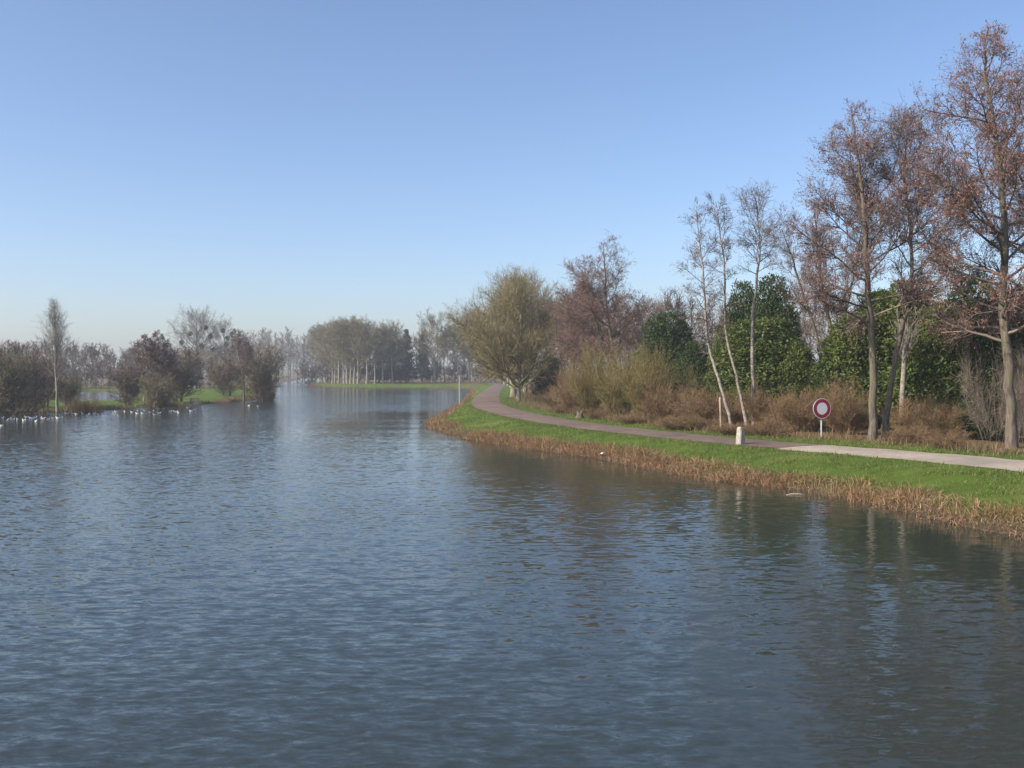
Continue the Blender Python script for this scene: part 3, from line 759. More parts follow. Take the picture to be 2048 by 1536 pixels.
def evergreen_mesh(rng, H, Wd, nleaf, leaf, mats, lobes=13, taper=.5):
    """Leaves over a cluster of lobes, with stems inside."""
    cs = []; rs_ = []
    for k in range(lobes):
        h = (k + .5) / lobes; rad = Wd * .5 * (1 - taper * h**1.6) * rng.uniform(.35, .75); a = k * 2.4 + rng.uniform(-.5, .5)
        cs.append([rad * math.cos(a), rad * math.sin(a), H * (.12 + .74 * h)]); rs_.append(Wd * .5 * rng.uniform(.38, .6) * (1 - .35 * h))
    cs.append([0, 0, H * .45]); rs_.append(Wd * .42)
    cs.append([rng.uniform(-.3, .3), 0, H * .86]); rs_.append(H * .14)
    cs = np.array(cs); rs_ = np.array(rs_)
    pi = rng.choice(len(cs), nleaf, p=rs_**2 / (rs_**2).sum())
    d = nrm(rng.normal(size=(nleaf, 3)) + np.array([0, 0, .15]))
    bump_ = 1 + .16 * np.sin(d[:, 0] * 7 + pi) * np.sin(d[:, 1] * 6 + 2 * pi) + .12 * np.sin(d[:, 2] * 9 + pi)
    C = cs[pi] + d * (rs_[pi] * rng.uniform(.5, 1.05, nleaf)**.5 * bump_)[:, None] * np.array([1, 1, 1.12])
    keep = C[:, 2] > .05; C = C[keep]; d = d[keep]; nl = len(C)
    # each leaf: two triangles folded along the midrib
    ax = nrm(d + rng.normal(0, .7, (nl, 3)) + np.array([0, 0, -.25])); nn = nrm(d * .7 + np.array([0, 0, .6]) + rng.normal(0, .45, (nl, 3)))
    sd_ = nrm(np.cross(ax, nn)); nn = np.cross(sd_, ax); s = leaf * rng.uniform(.6, 1.35, nl)[:, None]
    V = np.stack([C - ax * s * .5, C + sd_ * s * .24 + nn * s * .06, C + ax * s * .5, C - sd_ * s * .24 + nn * s * .06], 1)
    b0 = (np.arange(nl) * 4)[:, None]
    lb = Buf().add(V, np.concatenate([b0 + np.array([0, 1, 2]), b0 + np.array([0, 2, 3])]), 0, False)
    N = 22; a = rng.uniform(0, 6.28, N); tgt = cs[rng.integers(0, len(cs), N)]
    t = np.linspace(0, 1, 6)[None, :, None]; P0 = np.column_stack([.3 * np.cos(a), .3 * np.sin(a), np.full(N, -.2)])[:, None]
    P = P0 * (1 - t) + tgt[:, None] * t + rng.normal(0, .05, (N, 6, 3)); sb_ = Buf(); tubes(sb_, P, np.linspace(.05, .015, 6)[None].repeat(N, 0), 4, rng)
    return sb_.mesh("stems", M_alder), lb.mesh("foliage", mats)

ev = {'laurel': [evergreen_mesh(np.random.default_rng(700 + i), 6.0, 4.6, 33000, .17, M_laurel, 14 + i, .5) for i in range(3)],
      'holly': [evergreen_mesh(np.random.default_rng(720 + i), 6.0, 4.4, 30000, .155, M_holly, 13 + i, .55) for i in range(2)]}
def evergreen(kind, i, px, y, top, wpx, label, seed):
    xy = at_depth(px, y); z = zt(xy); H = top_height(top, y, z); Wm = wpx / FPX * y; st, cr = ev[kind][i]
    key = cr.name
    if key not in EXT:
        co = np.empty(len(cr.vertices) * 3, np.float32); cr.vertices.foreach_get("co", co); co = co.reshape(-1, 3)
        EXT[key] = (np.percentile(co[:, 2], 99.7), np.percentile(np.abs(co[:, :2]), 98) * 2)
    hh, ww = EXT[key]; r = random.Random(seed)
    o = thing("evergreen_bush", label, "bush", (xy[0], xy[1], z), r.uniform(0, 6.28), "evergreens behind the towpath", (Wm / ww, Wm / ww, H / hh))
    link("stems", st, o); link("foliage", cr, o)
ev_list = [
 ('holly', 0, 1340, 76, 628, 140, "leftmost tall evergreen, with pointed dark crown"),
 ('holly', 1, 1392, 68, 685, 100, "dark evergreen mound just left of the thin trees"),
 ('holly', 1, 1545, 66, 556, 130, "tallest evergreen, its crown behind the straight thin tree"),
 ('holly', 0, 1482, 68, 568, 100, "evergreen behind the thin trees, left shoulder of the tallest"),
 ('laurel', 0, 1530, 60, 640, 190, "broad yellow-green evergreen behind the straight thin tree"),
 ('laurel', 1, 1455, 62, 650, 90, "yellow-green evergreen between the two slanting thin trees"),
 ('laurel', 2, 1595, 58, 690, 110, "low yellow-green evergreen left of the round sign"),
 ('laurel', 1, 1665, 57, 720, 120, "low glossy evergreen above the round sign"),
 ('laurel', 0, 1722, 54, 630, 165, "evergreen behind the straight alder trunk"),
 ('laurel', 2, 1805, 55, 572, 225, "large evergreen behind the bent alder trunk"),
 ('laurel', 1, 1875, 51, 615, 190, "glossy evergreen right of the bent alder trunk"),
 ('holly', 0, 1940, 52, 555, 190, "tall dark evergreen left of the tallest alder"),
 ('holly', 1, 2030, 49, 580, 170, "dark evergreen behind the tallest alder's trunk"),
 ('holly', 0, 1965, 45, 785, 95, "small low dark evergreen beside the tallest alder's foot"),
 ('holly', 1, 1100, 112, 715, 70, "dark evergreen in the gap right of the limes"),
]
for i, (k, j, px, y, top, w, lab) in enumerate(ev_list): evergreen(k, j, px, y, top, w, lab, 500 + i)

# left bank bushes
GLB = "bushes on the left bank"
for i, (k, px, py, top, w, lab) in enumerate([
 ('left', 258, 809, 728, 70, "vase-shaped brown bush right of the pond"),
 ('left', 312, 812, 745, 60, "brown bush at the feet of the two dark alders"),
 ('left', 356, 803, 696, 92, "large rounded bush just left of the dark notice board"),
 ('left', 522, 796, 690, 75, "dense thicket bush at the tip of the left bank"),
 ('left', 455, 792, 715, 70, "brown bush left of the leaning alder on the left bank"),
 ('left', 15, 826, 700, 80, "dense brown thicket at the left edge"),
 ('left', 55, 822, 705, 80, "brown thicket between the left edge and the poplar"),
 ('left', 90, 815, 716, 70, "reddish thicket just left of the poplar"),
 ('left', 135, 812, 745, 50, "low brown bush just right of the poplar"),
 ('left', -40, 826, 690, 90, "brown thicket cut by the left edge"),
 ('brown', 160, 818, 790, 40, "low tan shrub on the bank in front of the pond"),
 ('brown', 188, 818, 796, 34, "small tan shrub on the bank right in front of the pond"),
 ('brown', 537, 796, 772, 30, "small tan shrub at the very tip of the left bank"),
 ('left', 28, 815, 688, 70, "tall hazy thicket behind the left edge bushes"),
 ]):
    y = S(px, py, .3)[1]; shrub(k, px, y, top, w, lab, GLB, 600 + i)

# ------------------------------------------------------------------ woods that read as one mass
def low_tree(rng, H, spec, spread, twr):
    P = trunk_line([(0, 0, 0), (.5, rng.uniform(-.4, .4), 0), (1, rng.uniform(-.6, .6), 0)], H, 7, rng)
    b_, R = trunk_buf(P, H * .014, .02, rng, 1.2, 4)
    P = P[None]; R = R[None]; cb = spec['base']
    P1, R1 = sprout(rng, P, R, spec['n1'], cb, .985, lambda t, L: spread * np.maximum(spec['env']((t - cb) / (1 - cb)), .1), lambda t, L: spec['a0'] + (spec['a1'] - spec['a0']) * (t - cb) / (1 - cb), 5, spec['up1'], .14, .45, .012 * twr, .3, True)
    tubes(b_, P1, R1, 3, rng, 1)
    P2, R2 = sprout(rng, P1, R1, spec['n2'], .15, 1, lambda t, L: np.clip(L * .45, .5, 3), lambda t, L: np.full(len(t), .75), 3, spec['up2'], .2, .55, .009 * twr, .4)
    twigs(b_, P2, R2, rng, 1)
    P3, R3 = sprout(rng, np.concatenate([P1[:, ::2], P2]), np.concatenate([R1[:, ::2], R2]), spec['n3'], .2, 1, lambda t, L: np.clip(L * .45, .4, 1.4), lambda t, L: np.full(len(t), .72), 2, spec['up3'], .25, .6, .0065 * twr, .5)
    twigs(b_, P3, R3, rng, 1)
    P4, R4 = sprout(rng, P3, R3, spec['n4'], .1, 1, lambda t, L: np.clip(L * .6, .3, .9), lambda t, L: np.full(len(t), .7), 2, spec['up4'], .25, .8, .0055 * twr, .6)
    twigs(b_, P4, R4, rng, 1)
    return b_
LOWT = dict(base=.15, env=ovl, n1=12, n2=46, n3=220, n4=430, a0=.95, a1=.35, up1=.45, up2=.3, up3=.2, up4=.1)
LOWB = dict(base=.02, env=lambda u: .6 + .4 * ovl(u), n1=12, n2=50, n3=220, n4=380, a0=1.0, a1=.35, up1=.4, up2=.3, up3=.2, up4=.1)
LOWV = dict(base=.15, env=lambda u: (1 - u)**.4, n1=14, n2=50, n3=240, n4=460, a0=.45, a1=.25, up1=.5, up2=.4, up3=.3, up4=.2)
MIDT = dict(LOWT, n1=14, n2=85, n3=430, n4=1050)
lowA = [low_tree(np.random.default_rng(800 + i), 10, LOWT, 3.6, 6.0) for i in range(4)]
lowV = [low_tree(np.random.default_rng(820 + i), 10, LOWV, 2.8, 5.5) for i in range(3)]
lowB = [low_tree(np.random.default_rng(830 + i), 4, LOWB, 1.9, 5.0) for i in range(3)]
midA = [low_tree(np.random.default_rng(810 + i), 10, MIDT, 3.6, 2.8) for i in range(4)]
def wood(name, label, spots, protos_, mats, seed, unit=10.):
    rng = random.Random(seed); b_ = Buf()
    for (x, y, H) in spots:
        p = protos_[rng.randrange(len(protos_))]; s = H / unit; a = rng.uniform(0, 6.28); c_, s_ = math.cos(a), math.sin(a); w = s * rng.uniform(.85, 1.25)
        b_.add_buf(p, np.array([[c_ * w, -s_ * w, 0], [s_ * w, c_ * w, 0], [0, 0, s]]), (x, y, zt((x, y))))
    o = link(name, b_.mesh(name, mats)); tag(o, label, "wood", kind="stuff"); return o
R_ = random.Random(77)
def scatter(pxs, y0, y1, t0, t1, n_):
    out = []
    for k in range(n_):
        px = pxs[0] + (pxs[1] - pxs[0]) * (k + R_.random()) / n_; y = R_.uniform(y0, y1); xy = at_depth(px, y)
        H = top_height(R_.uniform(t0, t1), y, .7); out.append((xy[0], xy[1], max(H, 2.5)))
    return out
wood("far_wood", "hazy bare wood across the pond on the left", scatter((-60, 280), 215, 260, 690, 722, 52) + scatter((250, 500), 235, 290, 690, 715, 34) , lowA, [M_poplar, M_tw_brown], 1)
wood("far_wood", "pale grey tall bare trees where the canal vanishes", scatter((480, 625), 420, 520, 655, 680, 22), lowV, [M_poplar, M_tw_grey], 2)
wood("far_wood", "dim bare wood behind the far waterside row", scatter((690, 1000), 300, 345, 665, 700, 26) + scatter((630, 700), 350, 400, 690, 710, 8), lowA, [M_poplar, M_tw_brown], 3)
wood("understorey", "dark scrub at the foot of the wood behind the far row", scatter((600, 1015), 290, 302, 726, 742, 46), lowB, [M_tw_dark, M_tw_dark], 5, 4.)
wood("understorey", "brown scrub at the foot of the wood across the pond", scatter((-60, 540), 208, 222, 733, 750, 46), lowB, [M_tw_dark, M_tw_dark], 6, 4.)
wood("background_wood", "reddish-brown bare wood behind the shrub belt", scatter((1085, 1330), 100, 135, 600, 655, 20) + scatter((1330, 1600), 85, 110, 610, 640, 12) + scatter((1560, 2120), 70, 95, 590, 660, 18), midA, [M_alder, M_tw_mix], 4)

# conifers behind the row
def conifer_mesh(rng, H, W_):
    tb = Buf(); P = np.column_stack([np.zeros(12), np.zeros(12), np.linspace(-.2, H, 12)])[None]; tubes(tb, P, np.linspace(.2, .02, 12)[None], 6, rng)
    N = 150; t = rng.uniform(.08, .99, N); a = rng.uniform(0, 6.28, N); L = W_ * (1 - t)**.85 * rng.uniform(.75, 1.1, N) + .12
    K = 5; s = np.linspace(0, 1, K)[None, :]
    Q = np.stack([np.cos(a)[:, None] * L[:, None] * s, np.sin(a)[:, None] * L[:, None] * s, (t * H)[:, None] - .28 * L[:, None] * s + .16 * L[:, None] * s**2], -1)
    cb_ = Buf(); twigs(cb_, Q, np.full((N, K), .03), rng)
    C = around(Q, 6500, rng, .12, .05); specks(cb_, C, .22, rng, 0, .4, .4)
    return tb.mesh("trunk", M_alder), cb_.mesh("crown", M_conifer)
cmesh = [conifer_mesh(np.random.default_rng(840 + i), 12, 2.6) for i in range(2)]
for i, (px, y, top, lab) in enumerate([(783, 295, 662, "dark conifer spire rising behind the right end of the row"), (813, 290, 659, "darkest pointed conifer in the gap right of the row"), (800, 300, 680, "lower conifer between the two conifer spires"), (845, 296, 668, "conifer half hidden left of the lone round tree"), (758, 300, 672, "conifer seen over the row, leftmost of the conifers")]):
    xy = at_depth(px, y); z = zt(xy); H = top_height(top, y, z); s = H / 12.
    o = thing("conifer_tree", lab, "tree", (xy[0], xy[1], z), i * 1.3, "conifers behind the far bank", (s * 1.1, s * 1.1, s))
    link("trunk", cmesh[i % 2][0], o); link("crown", cmesh[i % 2][1], o)

# ------------------------------------------------------------------ sign, stone, posts, notice board
def box(buf, c, s, mat=0, rot=None):
    V = np.array([[x, y, z] for x in (-.5, .5) for y in (-.5, .5) for z in (-.5, .5)]) * np.array(s)
    if rot is not None: V = V @ np.asarray(rot).T
    F = np.array([[0, 1, 3, 2], [4, 6, 7, 5], [0, 4, 5, 1], [2, 3, 7, 6], [0, 2, 6, 4], [1, 5, 7, 3]])
    buf.add(V + np.array(c), F, mat, False)

def lathe(buf, prof, S_, mat=0, axis='z', smooth=True):
    a = np.arange(S_) / S_ * 2 * np.pi; prof = np.array(prof, float); K = len(prof)
    if axis == 'z': V = np.stack([prof[:, 0:1] * np.cos(a), prof[:, 0:1] * np.sin(a), np.repeat(prof[:, 1:2], S_, 1)], -1)
    else: V = np.stack([prof[:, 0:1] * np.cos(a), np.repeat(prof[:, 1:2], S_, 1), prof[:, 0:1] * np.sin(a)], -1)
    k, s = np.meshgrid(np.arange(K - 1), np.arange(S_), indexing='ij'); s2 = (s + 1) % S_
    buf.add(V, np.stack([k * S_ + s, k * S_ + s2, (k + 1) * S_ + s2, (k + 1) * S_ + s], -1).reshape(-1, 4), mat, smooth)

M_steel = plain_mat("galvanised_steel", lin(.30, .31, .32), lin(.42, .43, .44), 12, .5, .1, .4)
M_signw = plain_mat("sign_white", lin(.70, .72, .74), lin(.80, .81, .82), 5, .4, .02)
M_signr = plain_mat("sign_red", lin(.27, .012, .03), lin(.33, .018, .04), 5, .4, .02)
M_stone = plain_mat("marker_stone", lin(.24, .22, .175), lin(.43, .40, .335), 7, .9, .5)
M_wood = bark_mat("weathered_wood", lin(.20, .16, .11), lin(.42, .36, .28), 9, (1, 1, .15), .3)
M_dark = plain_mat("dark_board", lin(.045, .04, .038), lin(.085, .075, .07), 9, .8, .2)
M_gull = plain_mat("gull_white", lin(.74, .75, .76), lin(.86, .86, .86), 6, .6, .05)
M_gullgrey = plain_mat("gull_grey", lin(.40, .42, .45), lin(.50, .52, .55), 6, .7, .05)

xy = S(1643, 880, .72); z = zt(xy); ang = math.radians(17)
sg = thing("road_sign", "round white traffic sign with red ring on grey post beside path", "sign", (xy[0], xy[1], z), ang)
dm = .46; cz = top_height(817, xy[1], z)
p = Buf(); lathe(p, [(.0, cz + .30), (.030, cz + .30), (.030, -.4)], 12); link("post", p.mesh("post", M_steel), sg)
p = Buf(); lathe(p, [(.0, -.052), (dm * .995, -.052), (dm * 1.0, -.050), (dm, -.012), (dm * .93, -.012), (dm * .93, -.030), (0, -.030)], 48, 0, 'y', False)
d_ = link("plate", p.mesh("plate", M_steel), sg, (0, 0, cz))
p = Buf(); lathe(p, [(0, -.056), (dm * .60, -.056)], 48, 0, 'y'); link("white_disc", p.mesh("white_disc", M_signw), d_)
p = Buf(); lathe(p, [(dm * .60, -.057), (dm * .955, -.057)], 48, 0, 'y'); link("red_ring", p.mesh("red_ring", M_signr), d_)
p = Buf(); lathe(p, [(dm * .955, -.0565), (dm * .997, -.0565)], 48, 0, 'y'); link("white_edge", p.mesh("white_edge", M_signw), d_)
for zz in (-.2, .2):
    p = Buf(); box(p, (0, -.010, 0), (.30, .024, .045)); box(p, (0, .035, 0), (.09, .012, .045)); link("bracket", p.mesh("bracket", M_steel), sg, (0, 0, cz + zz))

# stone marker: tapering block with chamfered edges and a slanting top
xy = S(1481, 890, .74); z = zt(xy); Hs = top_height(854, xy[1], z)
rng = np.random.default_rng(4); b_ = Buf(); rings = []
for h, w in [(-.25, 1.05), (0, 1.0), (.35, .93), (.7, .84), (.9, .76), (.97, .66), (1.0, .50)]:
    wx_, wy_ = .17 * w, .15 * w; ch = .045 * w
    pts = np.array([(-wx_ + ch, -wy_), (wx_ - ch, -wy_), (wx_, -wy_ + ch), (wx_, wy_ - ch), (wx_ - ch, wy_), (-wx_ + ch, wy_), (-wx_, wy_ - ch), (-wx_, -wy_ + ch)])
    tilt = .05 * pts[:, 0] if h > .5 else 0 * pts[:, 0]
    rings.append(np.column_stack([pts + rng.normal(0, .006, pts.shape), np.full(8, h * Hs) - tilt * 2.2]))
A = np.array(rings); k, s = np.meshgrid(np.arange(len(A) - 1), np.arange(8), indexing='ij'); s2 = (s + 1) % 8
b_.add(A, np.stack([k * 8 + s, k * 8 + s2, (k + 1) * 8 + s2, (k + 1) * 8 + s], -1).reshape(-1, 4), 0, False)
b_.add(A[-1], np.array([[0, 1, 2, 3, 4, 5, 6, 7]]), 0, False)
st_ = link("marker_stone", b_.mesh("marker_stone", M_stone), None, (xy[0], xy[1], z)); st_.rotation_euler = (0, .03, math.radians(38))
tag(st_, "pale tapered stone marker at the water-side edge of the path", "marker stone")

# grey water post at the bend
xy = S(919, 811, .35); z = zt(xy); Hp = top_height(752, xy[1], z)
p = Buf(); lathe(p, [(0, Hp + .02), (.035, Hp + .02), (.06, Hp), (.065, Hp - .05), (.065, -.6)], 12)
po = thing("mooring_post", "thin pale grey post standing in the grass where the bank turns", "post", (xy[0], xy[1], z)); link("shaft", p.mesh("shaft", M_steel), po)
p = Buf(); lathe(p, [(.066, .0), (.085, .0), (.085, .05), (.066, .05)], 12); link("collar", p.mesh("collar", M_steel), po, (0, 0, Hp * .9))

# old wooden post beside the slanting thin tree
xy = at_depth(1443, 50.5); z = zt(xy); Hp = top_height(795, 50.5, z)
p = Buf(); lathe(p, [(0, Hp + .03), (.05, Hp), (.06, Hp * .93), (.055, Hp * .5), (.065, 0), (.065, -.4)], 8)
o = link("wooden_post", p.mesh("wooden_post", M_wood), None, (xy[0], xy[1], z)); o.rotation_euler = (0, -.04, 0)
tag(o, "weathered wooden post left of the most slanting thin tree", "post")
# pale cut trunk behind the bent alder
y = 49; xy = at_depth(1803, y); z = zt(xy); Ht = top_height(690, y, z); rng = np.random.default_rng(91)
P = trunk_line([(0, 0, 0), (.4, .05, 0), (.8, .12, 0), (1, .22, .05)], Ht, 12, rng, .015)
R = np.linspace(.14, .10, 12); R[-2:] *= 1.25
o = thing("pollard_tree", "pale cut-off trunk with sprouts behind the bent alder", "tree", (xy[0], xy[1], z))
tb = Buf(); tubes(tb, P[None], R[None], 9, rng); link("trunk", tb.mesh("trunk", M_birch), o)
P1, R1 = sprout(rng, P[None], R[None], 14, .6, 1, lambda t, L: np.full(len(t), 2.0), lambda t, L: np.full(len(t), .35), 6, .3, .05, .2, .012, .4, True)
cb_ = Buf(); tubes(cb_, P1, R1, 4, rng); P2, R2 = sprout(rng, P1, R1, 260, .2, 1, lambda t, L: np.full(len(t), .6), lambda t, L: np.full(len(t), .5), 3, .3, .1, .6, .007, .5); twigs(cb_, P2, R2, rng)
link("crown", cb_.mesh("crown", M_tw_grey), o)

# notice board and little post on the left bank
xy = S(389, 806, .3); z = zt(xy)
nb = thing("notice_board", "dark wooden board on two legs standing on the left bank grass", "board", (xy[0], xy[1], z), math.radians(-12))
for sx in (-.42, .42):
    p = Buf(); box(p, (sx, .03, .45), (.09, .09, 1.5)); link("leg", p.mesh("leg", M_dark), nb)
for k, zz in enumerate((.62, .88, 1.14)):
    p = Buf(); box(p, (0, -.04, zz), (1.15, .05, .235 if k < 2 else .22)); link("plank", p.mesh("plank", M_dark), nb)
xy = S(288, 806, .3); z = zt(xy)
p = Buf(); lathe(p, [(0, .78), (.10, .76), (.13, .70), (.14, .3), (.16, -.2)], 9)
tag(link("short_post", p.mesh("short_post", M_wood), None, (xy[0], xy[1], z)), "short tan post on the grass left of the two dark alders", "post")

# ------------------------------------------------------------------ gulls
gz = [(5, 995), (20, 940), (50, 960), (70, 945), (95, 950), (125, 948), (170, 955), (182, 960), (190, 932), (222, 938), (237, 943), (262, 962), (258, 934), (290, 920), (300, 938), (317, 942), (352, 950), (348, 910), (368, 915), (388, 942),
      (418, 938), (440, 918), (450, 938), (465, 905), (478, 909), (492, 905), (530, 912), (555, 910), (603, 907), (650, 910), (643, 918), (690, 905), (715, 912), (760, 910), (790, 912), (825, 900), (845, 893), (865, 925), (910, 893), (962, 895),
      (1005, 887), (1000, 905), (1040, 905), (1060, 885), (1095, 897), (1120, 888), (1155, 872), (1165, 903), (1130, 915), (1195, 870), (1245, 890), (1268, 890), (1290, 892), (1302, 898), (1370, 863), (1395, 888), (1425, 877), (1485, 858), (1487, 877), (1515, 877), (1820, 848), (1887, 852)]
rng = np.random.default_rng(8)
sp_ = np.array([(-.30, 0, .10), (-.24, 0, .095), (-.14, 0, .07), (-.02, 0, .06), (.08, 0, .07), (.135, 0, .12), (.155, 0, .175), (.175, 0, .205), (.205, 0, .205), (.235, 0, .195), (.27, 0, .185)])
rd = np.array([.006, .025, .065, .085, .075, .048, .036, .042, .036, .014, .003]) * 1.25
gb = Buf(); tubes(gb, sp_[None] * 1.2, rd[None], 8, rng); g_body = gb.mesh("body", M_gull)
wb = Buf()
for sy in (-1, 1):
    P = np.array([(.10, sy * .085, .13), (-.02, sy * .098, .145), (-.16, sy * .07, .135), (-.30, sy * .025, .15), (-.37, sy * .008, .155)])
    tubes(wb, P[None], np.array([[.02, .045, .04, .02, .004]]), 6, rng)
g_wing = wb.mesh("wings", M_gullgrey)
gorder = sorted(range(len(gz)), key=lambda q: gz[q])
for i, (zx, zy) in enumerate(gz):
    px, py = zx * .27344, 580 + zy * .27344; xy = S(px, py, 0)
    k = gorder.index(i) + 1; sfx = 'th' if 10 < k < 20 else {1: 'st', 2: 'nd', 3: 'rd'}.get(k % 10, 'th')
    lab = "white gull afloat off the left bank, %d%s from the left in the flock" % (k, sfx)
    o = thing("gull", lab, "bird", (xy[0], xy[1], -.02), rng.uniform(0, 6.28), "gulls floating off the left bank", (.58, .58, .58))
    link("body", g_body, o); link("wings", g_wing, o)

# pale litter caught in the reeds, floating stick
rng = np.random.default_rng(14)
xy = S(1206, 905, .25); a = np.linspace(0, 2 * np.pi, 12, endpoint=False)
prof = [(.02, .30), (.10, .28), (.17, .18), (.18, .08), (.12, -.02), (.02, -.04)]
b_ = Buf(); lathe(b_, prof, 12); V = b_.V[0]; V += rng.normal(0, .022, V.shape); V *= np.array([.6, .4, .32])
tag(link("plastic_bag", b_.mesh("plastic_bag", M_signw), None, (xy[0], xy[1], .16)), "crumpled white plastic bag caught in the dead reeds", "litter")
xy = S(1592, 990, 0)
P = np.array([(-.3, 0, .0), (-.1, .02, .02), (.1, -.01, .025), (.3, .03, .0)]); b_ = Buf(); tubes(b_, P[None], np.array([[.015, .03, .028, .01]]), 6, rng)
tag(link("floating_stick", b_.mesh("floating_stick", M_wood), None, (xy[0], xy[1], 0.0)), "pale stick floating on the water below the stone marker", "stick")
# dark stump at the ditch
xy = S(1160, 838, .7); z = zt(xy); b_ = Buf(); lathe(b_, [(0, .22), (.08, .20), (.15, .42), (.19, .34), (.21, .15), (.32, .02), (.42, -.3)], 13); V = b_.V[0]; V += rng.normal(0, .05, V.shape); V[13:39, 2] += rng.normal(0, .09, 26)
tag(link("tree_stump", b_.mesh("tree_stump", M_alder), None, (xy[0], xy[1], z)), "low jagged stump at the inner edge of the path", "stump")

# ------------------------------------------------------------------ grass, dead reeds
def blades(buf, X, Y, Z, h, w, lean, rng, mat=0, K=3, dirs=None):
    N = len(X); a = rng.uniform(0, 6.283, N) if dirs is None else dirs; ln = np.abs(rng.normal(0, lean, N)) + .1
    d = np.column_stack([np.cos(a) * ln, np.sin(a) * ln, np.ones(N)]); d = nrm(d)
    side = np.column_stack([-np.sin(a), np.cos(a), np.zeros(N)]); side = nrm(side + rng.normal(0, .5, (N, 3)))
    B = np.column_stack([X, Y, Z - .02]); hw = (w * rng.uniform(.6, 1.4, N))[:, None]; hh = (h * rng.uniform(.5, 1.3, N))[:, None]
    droop = np.column_stack([np.cos(a), np.sin(a), -np.ones(N) * .6]) * (ln[:, None] * .35)
    V = np.stack([B - side * hw, B + side * hw, B + d * hh * .55 + side * hw * .7, B + d * hh * .55 - side * hw * .7, B + nrm(d + droop) * hh], 1)
    b0 = (np.arange(N) * 5)[:, None]
    base = buf.n; buf.V.append(V.reshape(-1, 3)); buf.n += N * 5
    buf.F.append((b0 + np.array([[0, 1, 2, 3]]) + base, mat, False)); buf.F.append((b0 + np.array([[3, 2, 4]]) + base, mat, False))

rng = np.random.default_rng(100)
def strip_points(N, off0, off1, s0, s1, dens_pow=1.0):
    """Points beside the right shore: off metres inland from the water's edge, between arc positions s0..s1."""
    i0 = rng.random(N)**dens_pow; L = np.concatenate([[0], np.cumsum(np.linalg.norm(np.diff(rs, axis=0), axis=1))])
    s = s0 + (s1 - s0) * i0; x = np.interp(s, L, rs[:, 0]); yv = np.interp(s, L, rs[:, 1])
    e = .3; tx = np.interp(s + e, L, rs[:, 0]) - x; ty = np.interp(s + e, L, rs[:, 1]) - yv; q = np.maximum(np.hypot(tx, ty), 1e-6)
    nx, ny = ty / q, -tx / q; o = rng.uniform(off0, off1, N)
    return x + nx * o, yv + ny * o, nx, ny, s
Ls = np.concatenate([[0], np.cumsum(np.linalg.norm(np.diff(rs, axis=0), axis=1))])
def s_at(p): return Ls[int(np.argmin(np.linalg.norm(rs - p, axis=1)))]
sA, sB, sC, sD = s_at(np.array([17.2, 10.])), s_at(S(930, 876)), s_at(S(925, 806)), s_at(S(618, 769.5))
# lawn of the near bank
gbuf = Buf()
for (N, o0, o1, a0, a1, h, w) in [(64000, .5, 6.5, sA, sB, .10, .010), (19000, .5, 7.0, sB, sC, .12, .014)]:
    x, yv, _, _, _ = strip_points(N, o0, o1, a0, a1)
    dp = seg_dist(x, yv, PC, False); wd = water_dist(x, yv); gap = np.where(s_arc[np.argmin((x[:, None] - PC[None, ::4, 0])**2 + (yv[:, None] - PC[None, ::4, 1])**2, axis=1) * 4] < s_arc[j_i], 1.82, 1.56)
    k = (dp > gap + .0 + .12 * np.abs(wob(x, yv, .5))) & (wd > .55)
    x, yv = x[k], yv[k]; blades(gbuf, x, yv, terrain(x, yv), h * (1 + .75 * wob(x, yv, .35) + .35 * wob(x, yv, 1.1)).clip(.35), w, .6, rng)
# verge behind the path
idx = rng.integers(0, len(PC) - 1, 32000); sel = (s_arc[idx] > 20) & (PC[idx, 1] < 150); idx = idx[sel]; tt = rng.random(len(idx))[:, None]
base = PC[idx] * (1 - tt) + PC[np.minimum(idx + 1, len(PC) - 1)] * tt
off = rng.uniform(1.6, 4.6, len(idx)); off = np.where(s_arc[idx] < s_arc[j_i], np.maximum(off, 1.86), off)
pp = base + PN[idx] * off[:, None]; x, yv = pp[:, 0], pp[:, 1]
k = (seg_dist(x, yv, PC, False) > 1.56) & (seg_dist(x, yv, LAKE) > seg_dist(x, yv, PC, False) + .5); x, yv = x[k], yv[k]
blades(gbuf, x, yv, terrain(x, yv), .14, .010, .5, rng)
tag(link("grass", gbuf.mesh("grass", M_grass)), "short green grass on both sides of the towpath", "grass", kind="stuff")

# dead reeds: stems and leaves leaning every way along the near waterline
rb = Buf()
def reeds(N, o0, o1, a0, a1, h, w, lean, pw=1.0):
    x, yv, nx, ny, s = strip_points(N, o0, o1, a0, a1, pw)
    cl = wob(x, yv, .9) + .7 * wob(x, yv, 3.1, 2.0); k = rng.random(N) < np.clip(.62 + .6 * cl, .22, 1); x, yv, nx, ny = x[k], yv[k], nx[k], ny[k]
    wd = -water_dist(x, yv); zg = np.maximum(terrain(x, yv), -.12)
    a = np.arctan2(-ny, -nx) + rng.normal(0, 1.6, len(x))
    blades(rb, x, yv, zg, h * (1 + .5 * wob(x, yv, .6) + .35 * wob(x, yv, 2.3)).clip(.3), w, lean, rng, dirs=a)
reeds(27000, -.4, .9, sA, sB, .36, .009, 1.2)
reeds(19000, -.3, 1.3, sA, sB, .40, .010, 3.2)
reeds(12000, .3, 1.7, sA, sB, .22, .008, 2.6)
reeds(11000, -.4, 1.2, sB, sC, .42, .013, 1.1)
reeds(7000, -.3, .8, sC, sD, .30, .035, .7)
tag(link("dead_reeds", rb.mesh("dead_reeds", M_reed)), "fringe of dead tan reeds along the water's edge", "reeds", kind="stuff")
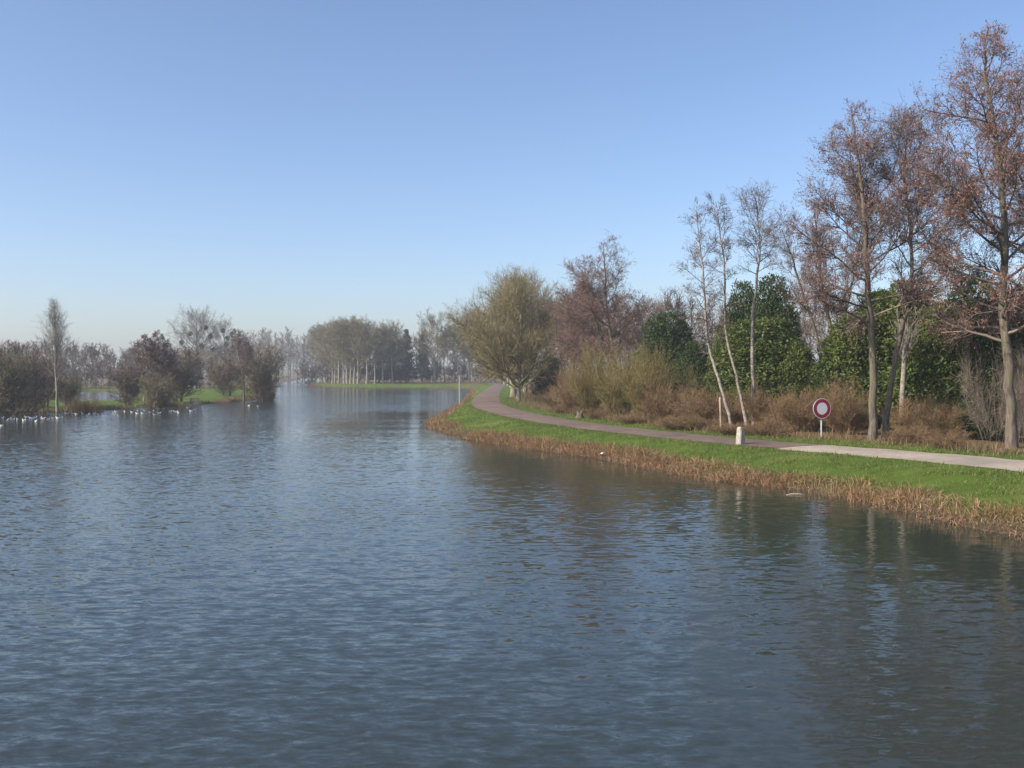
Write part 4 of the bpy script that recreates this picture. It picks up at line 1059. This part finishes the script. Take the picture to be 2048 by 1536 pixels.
# dry tussocks under the shrubs and at the ditch
db = Buf(); N = 40000
idx = rng.integers(0, len(PC) - 1, N); sel = (s_arc[idx] > 20) & (PC[idx, 1] < 135); idx = idx[sel]
off = 2.9 + np.abs(rng.normal(0, 1.5, len(idx))); pp = PC[idx] + PN[idx] * off[:, None] + rng.normal(0, .3, (len(idx), 2)); x, yv = pp[:, 0], pp[:, 1]
k = (rng.random(len(x)) < np.clip(.35 + .9 * wob(x, yv, .9) + .3 * wob(x, yv, 3), .03, 1)) & (seg_dist(x, yv, PC, False) > 2.6) & (seg_dist(x, yv, LAKE) > 6); x, yv = x[k], yv[k]
blades(db, x, yv, terrain(x, yv), np.clip(.45 + .45 * wob(x, yv, 1.1), .12, 1), .010, .7, rng)
c = S(1112, 806, .4); x = c[0] + rng.normal(0, 2.2, 7000); yv = c[1] + 8 + rng.normal(0, 6, 7000); k = seg_dist(x, yv, PC, False) > 4.2; x, yv = x[k], yv[k]
blades(db, x, yv, terrain(x, yv), .8, .02, .6, rng)
tag(link("dry_grass", db.mesh("dry_grass", M_dry)), "dry tan grass under the shrubs behind the path", "dry grass", kind="stuff")
# tufts along the left bank's edge
lb_ = Buf(); N = 16000; q = rng.random(N); LL = np.concatenate([[0], np.cumsum(np.linalg.norm(np.diff(ls, axis=0), axis=1))])
s0, s1 = LL[int(np.argmin(np.linalg.norm(ls - S(0, 829), axis=1)))] - 12, LL[int(np.argmin(np.linalg.norm(ls - S(548, 789), axis=1)))] + 20
s = s0 + (s1 - s0) * q; x = np.interp(s, LL, ls[:, 0]); yv = np.interp(s, LL, ls[:, 1]); tx = np.interp(s + .4, LL, ls[:, 0]) - x; ty = np.interp(s + .4, LL, ls[:, 1]) - yv; qq = np.maximum(np.hypot(tx, ty), 1e-6)
o = rng.uniform(-.1, 1.4, N); x, yv = x - ty / qq * o, yv + tx / qq * o
k = rng.random(N) < np.clip(.5 + wob(x, yv, 3.0), .05, 1); x, yv = x[k], yv[k]
blades(lb_, x, yv, np.maximum(terrain(x, yv), -.05), .42 * (1 + .5 * wob(x, yv, 2)), .028, .5, rng)
tag(link("bank_tufts", lb_.mesh("bank_tufts", M_dry)), "dull brown tufts along the left bank's waterline", "dry grass", kind="stuff")

# ------------------------------------------------------------------ haze
hb = Buf(); box(hb, (0, 770, 10.5), (3100, 1700, 26))
hm = bpy.data.materials.new("pale_haze"); hm.use_nodes = True; hn = hm.node_tree.nodes
hn.remove(hn["Principled BSDF"]); pv = hn.new("ShaderNodeVolumePrincipled")
pv.inputs["Color"].default_value = lin(.86, .93, 1.0); pv.inputs["Density"].default_value = .00055; pv.inputs["Anisotropy"].default_value = .2
hm.node_tree.links.new(pv.outputs[0], hn["Material Output"].inputs["Volume"])
tag(link("haze", hb.mesh("haze", hm)), "thin pale haze over lake and woods", "haze", kind="stuff")
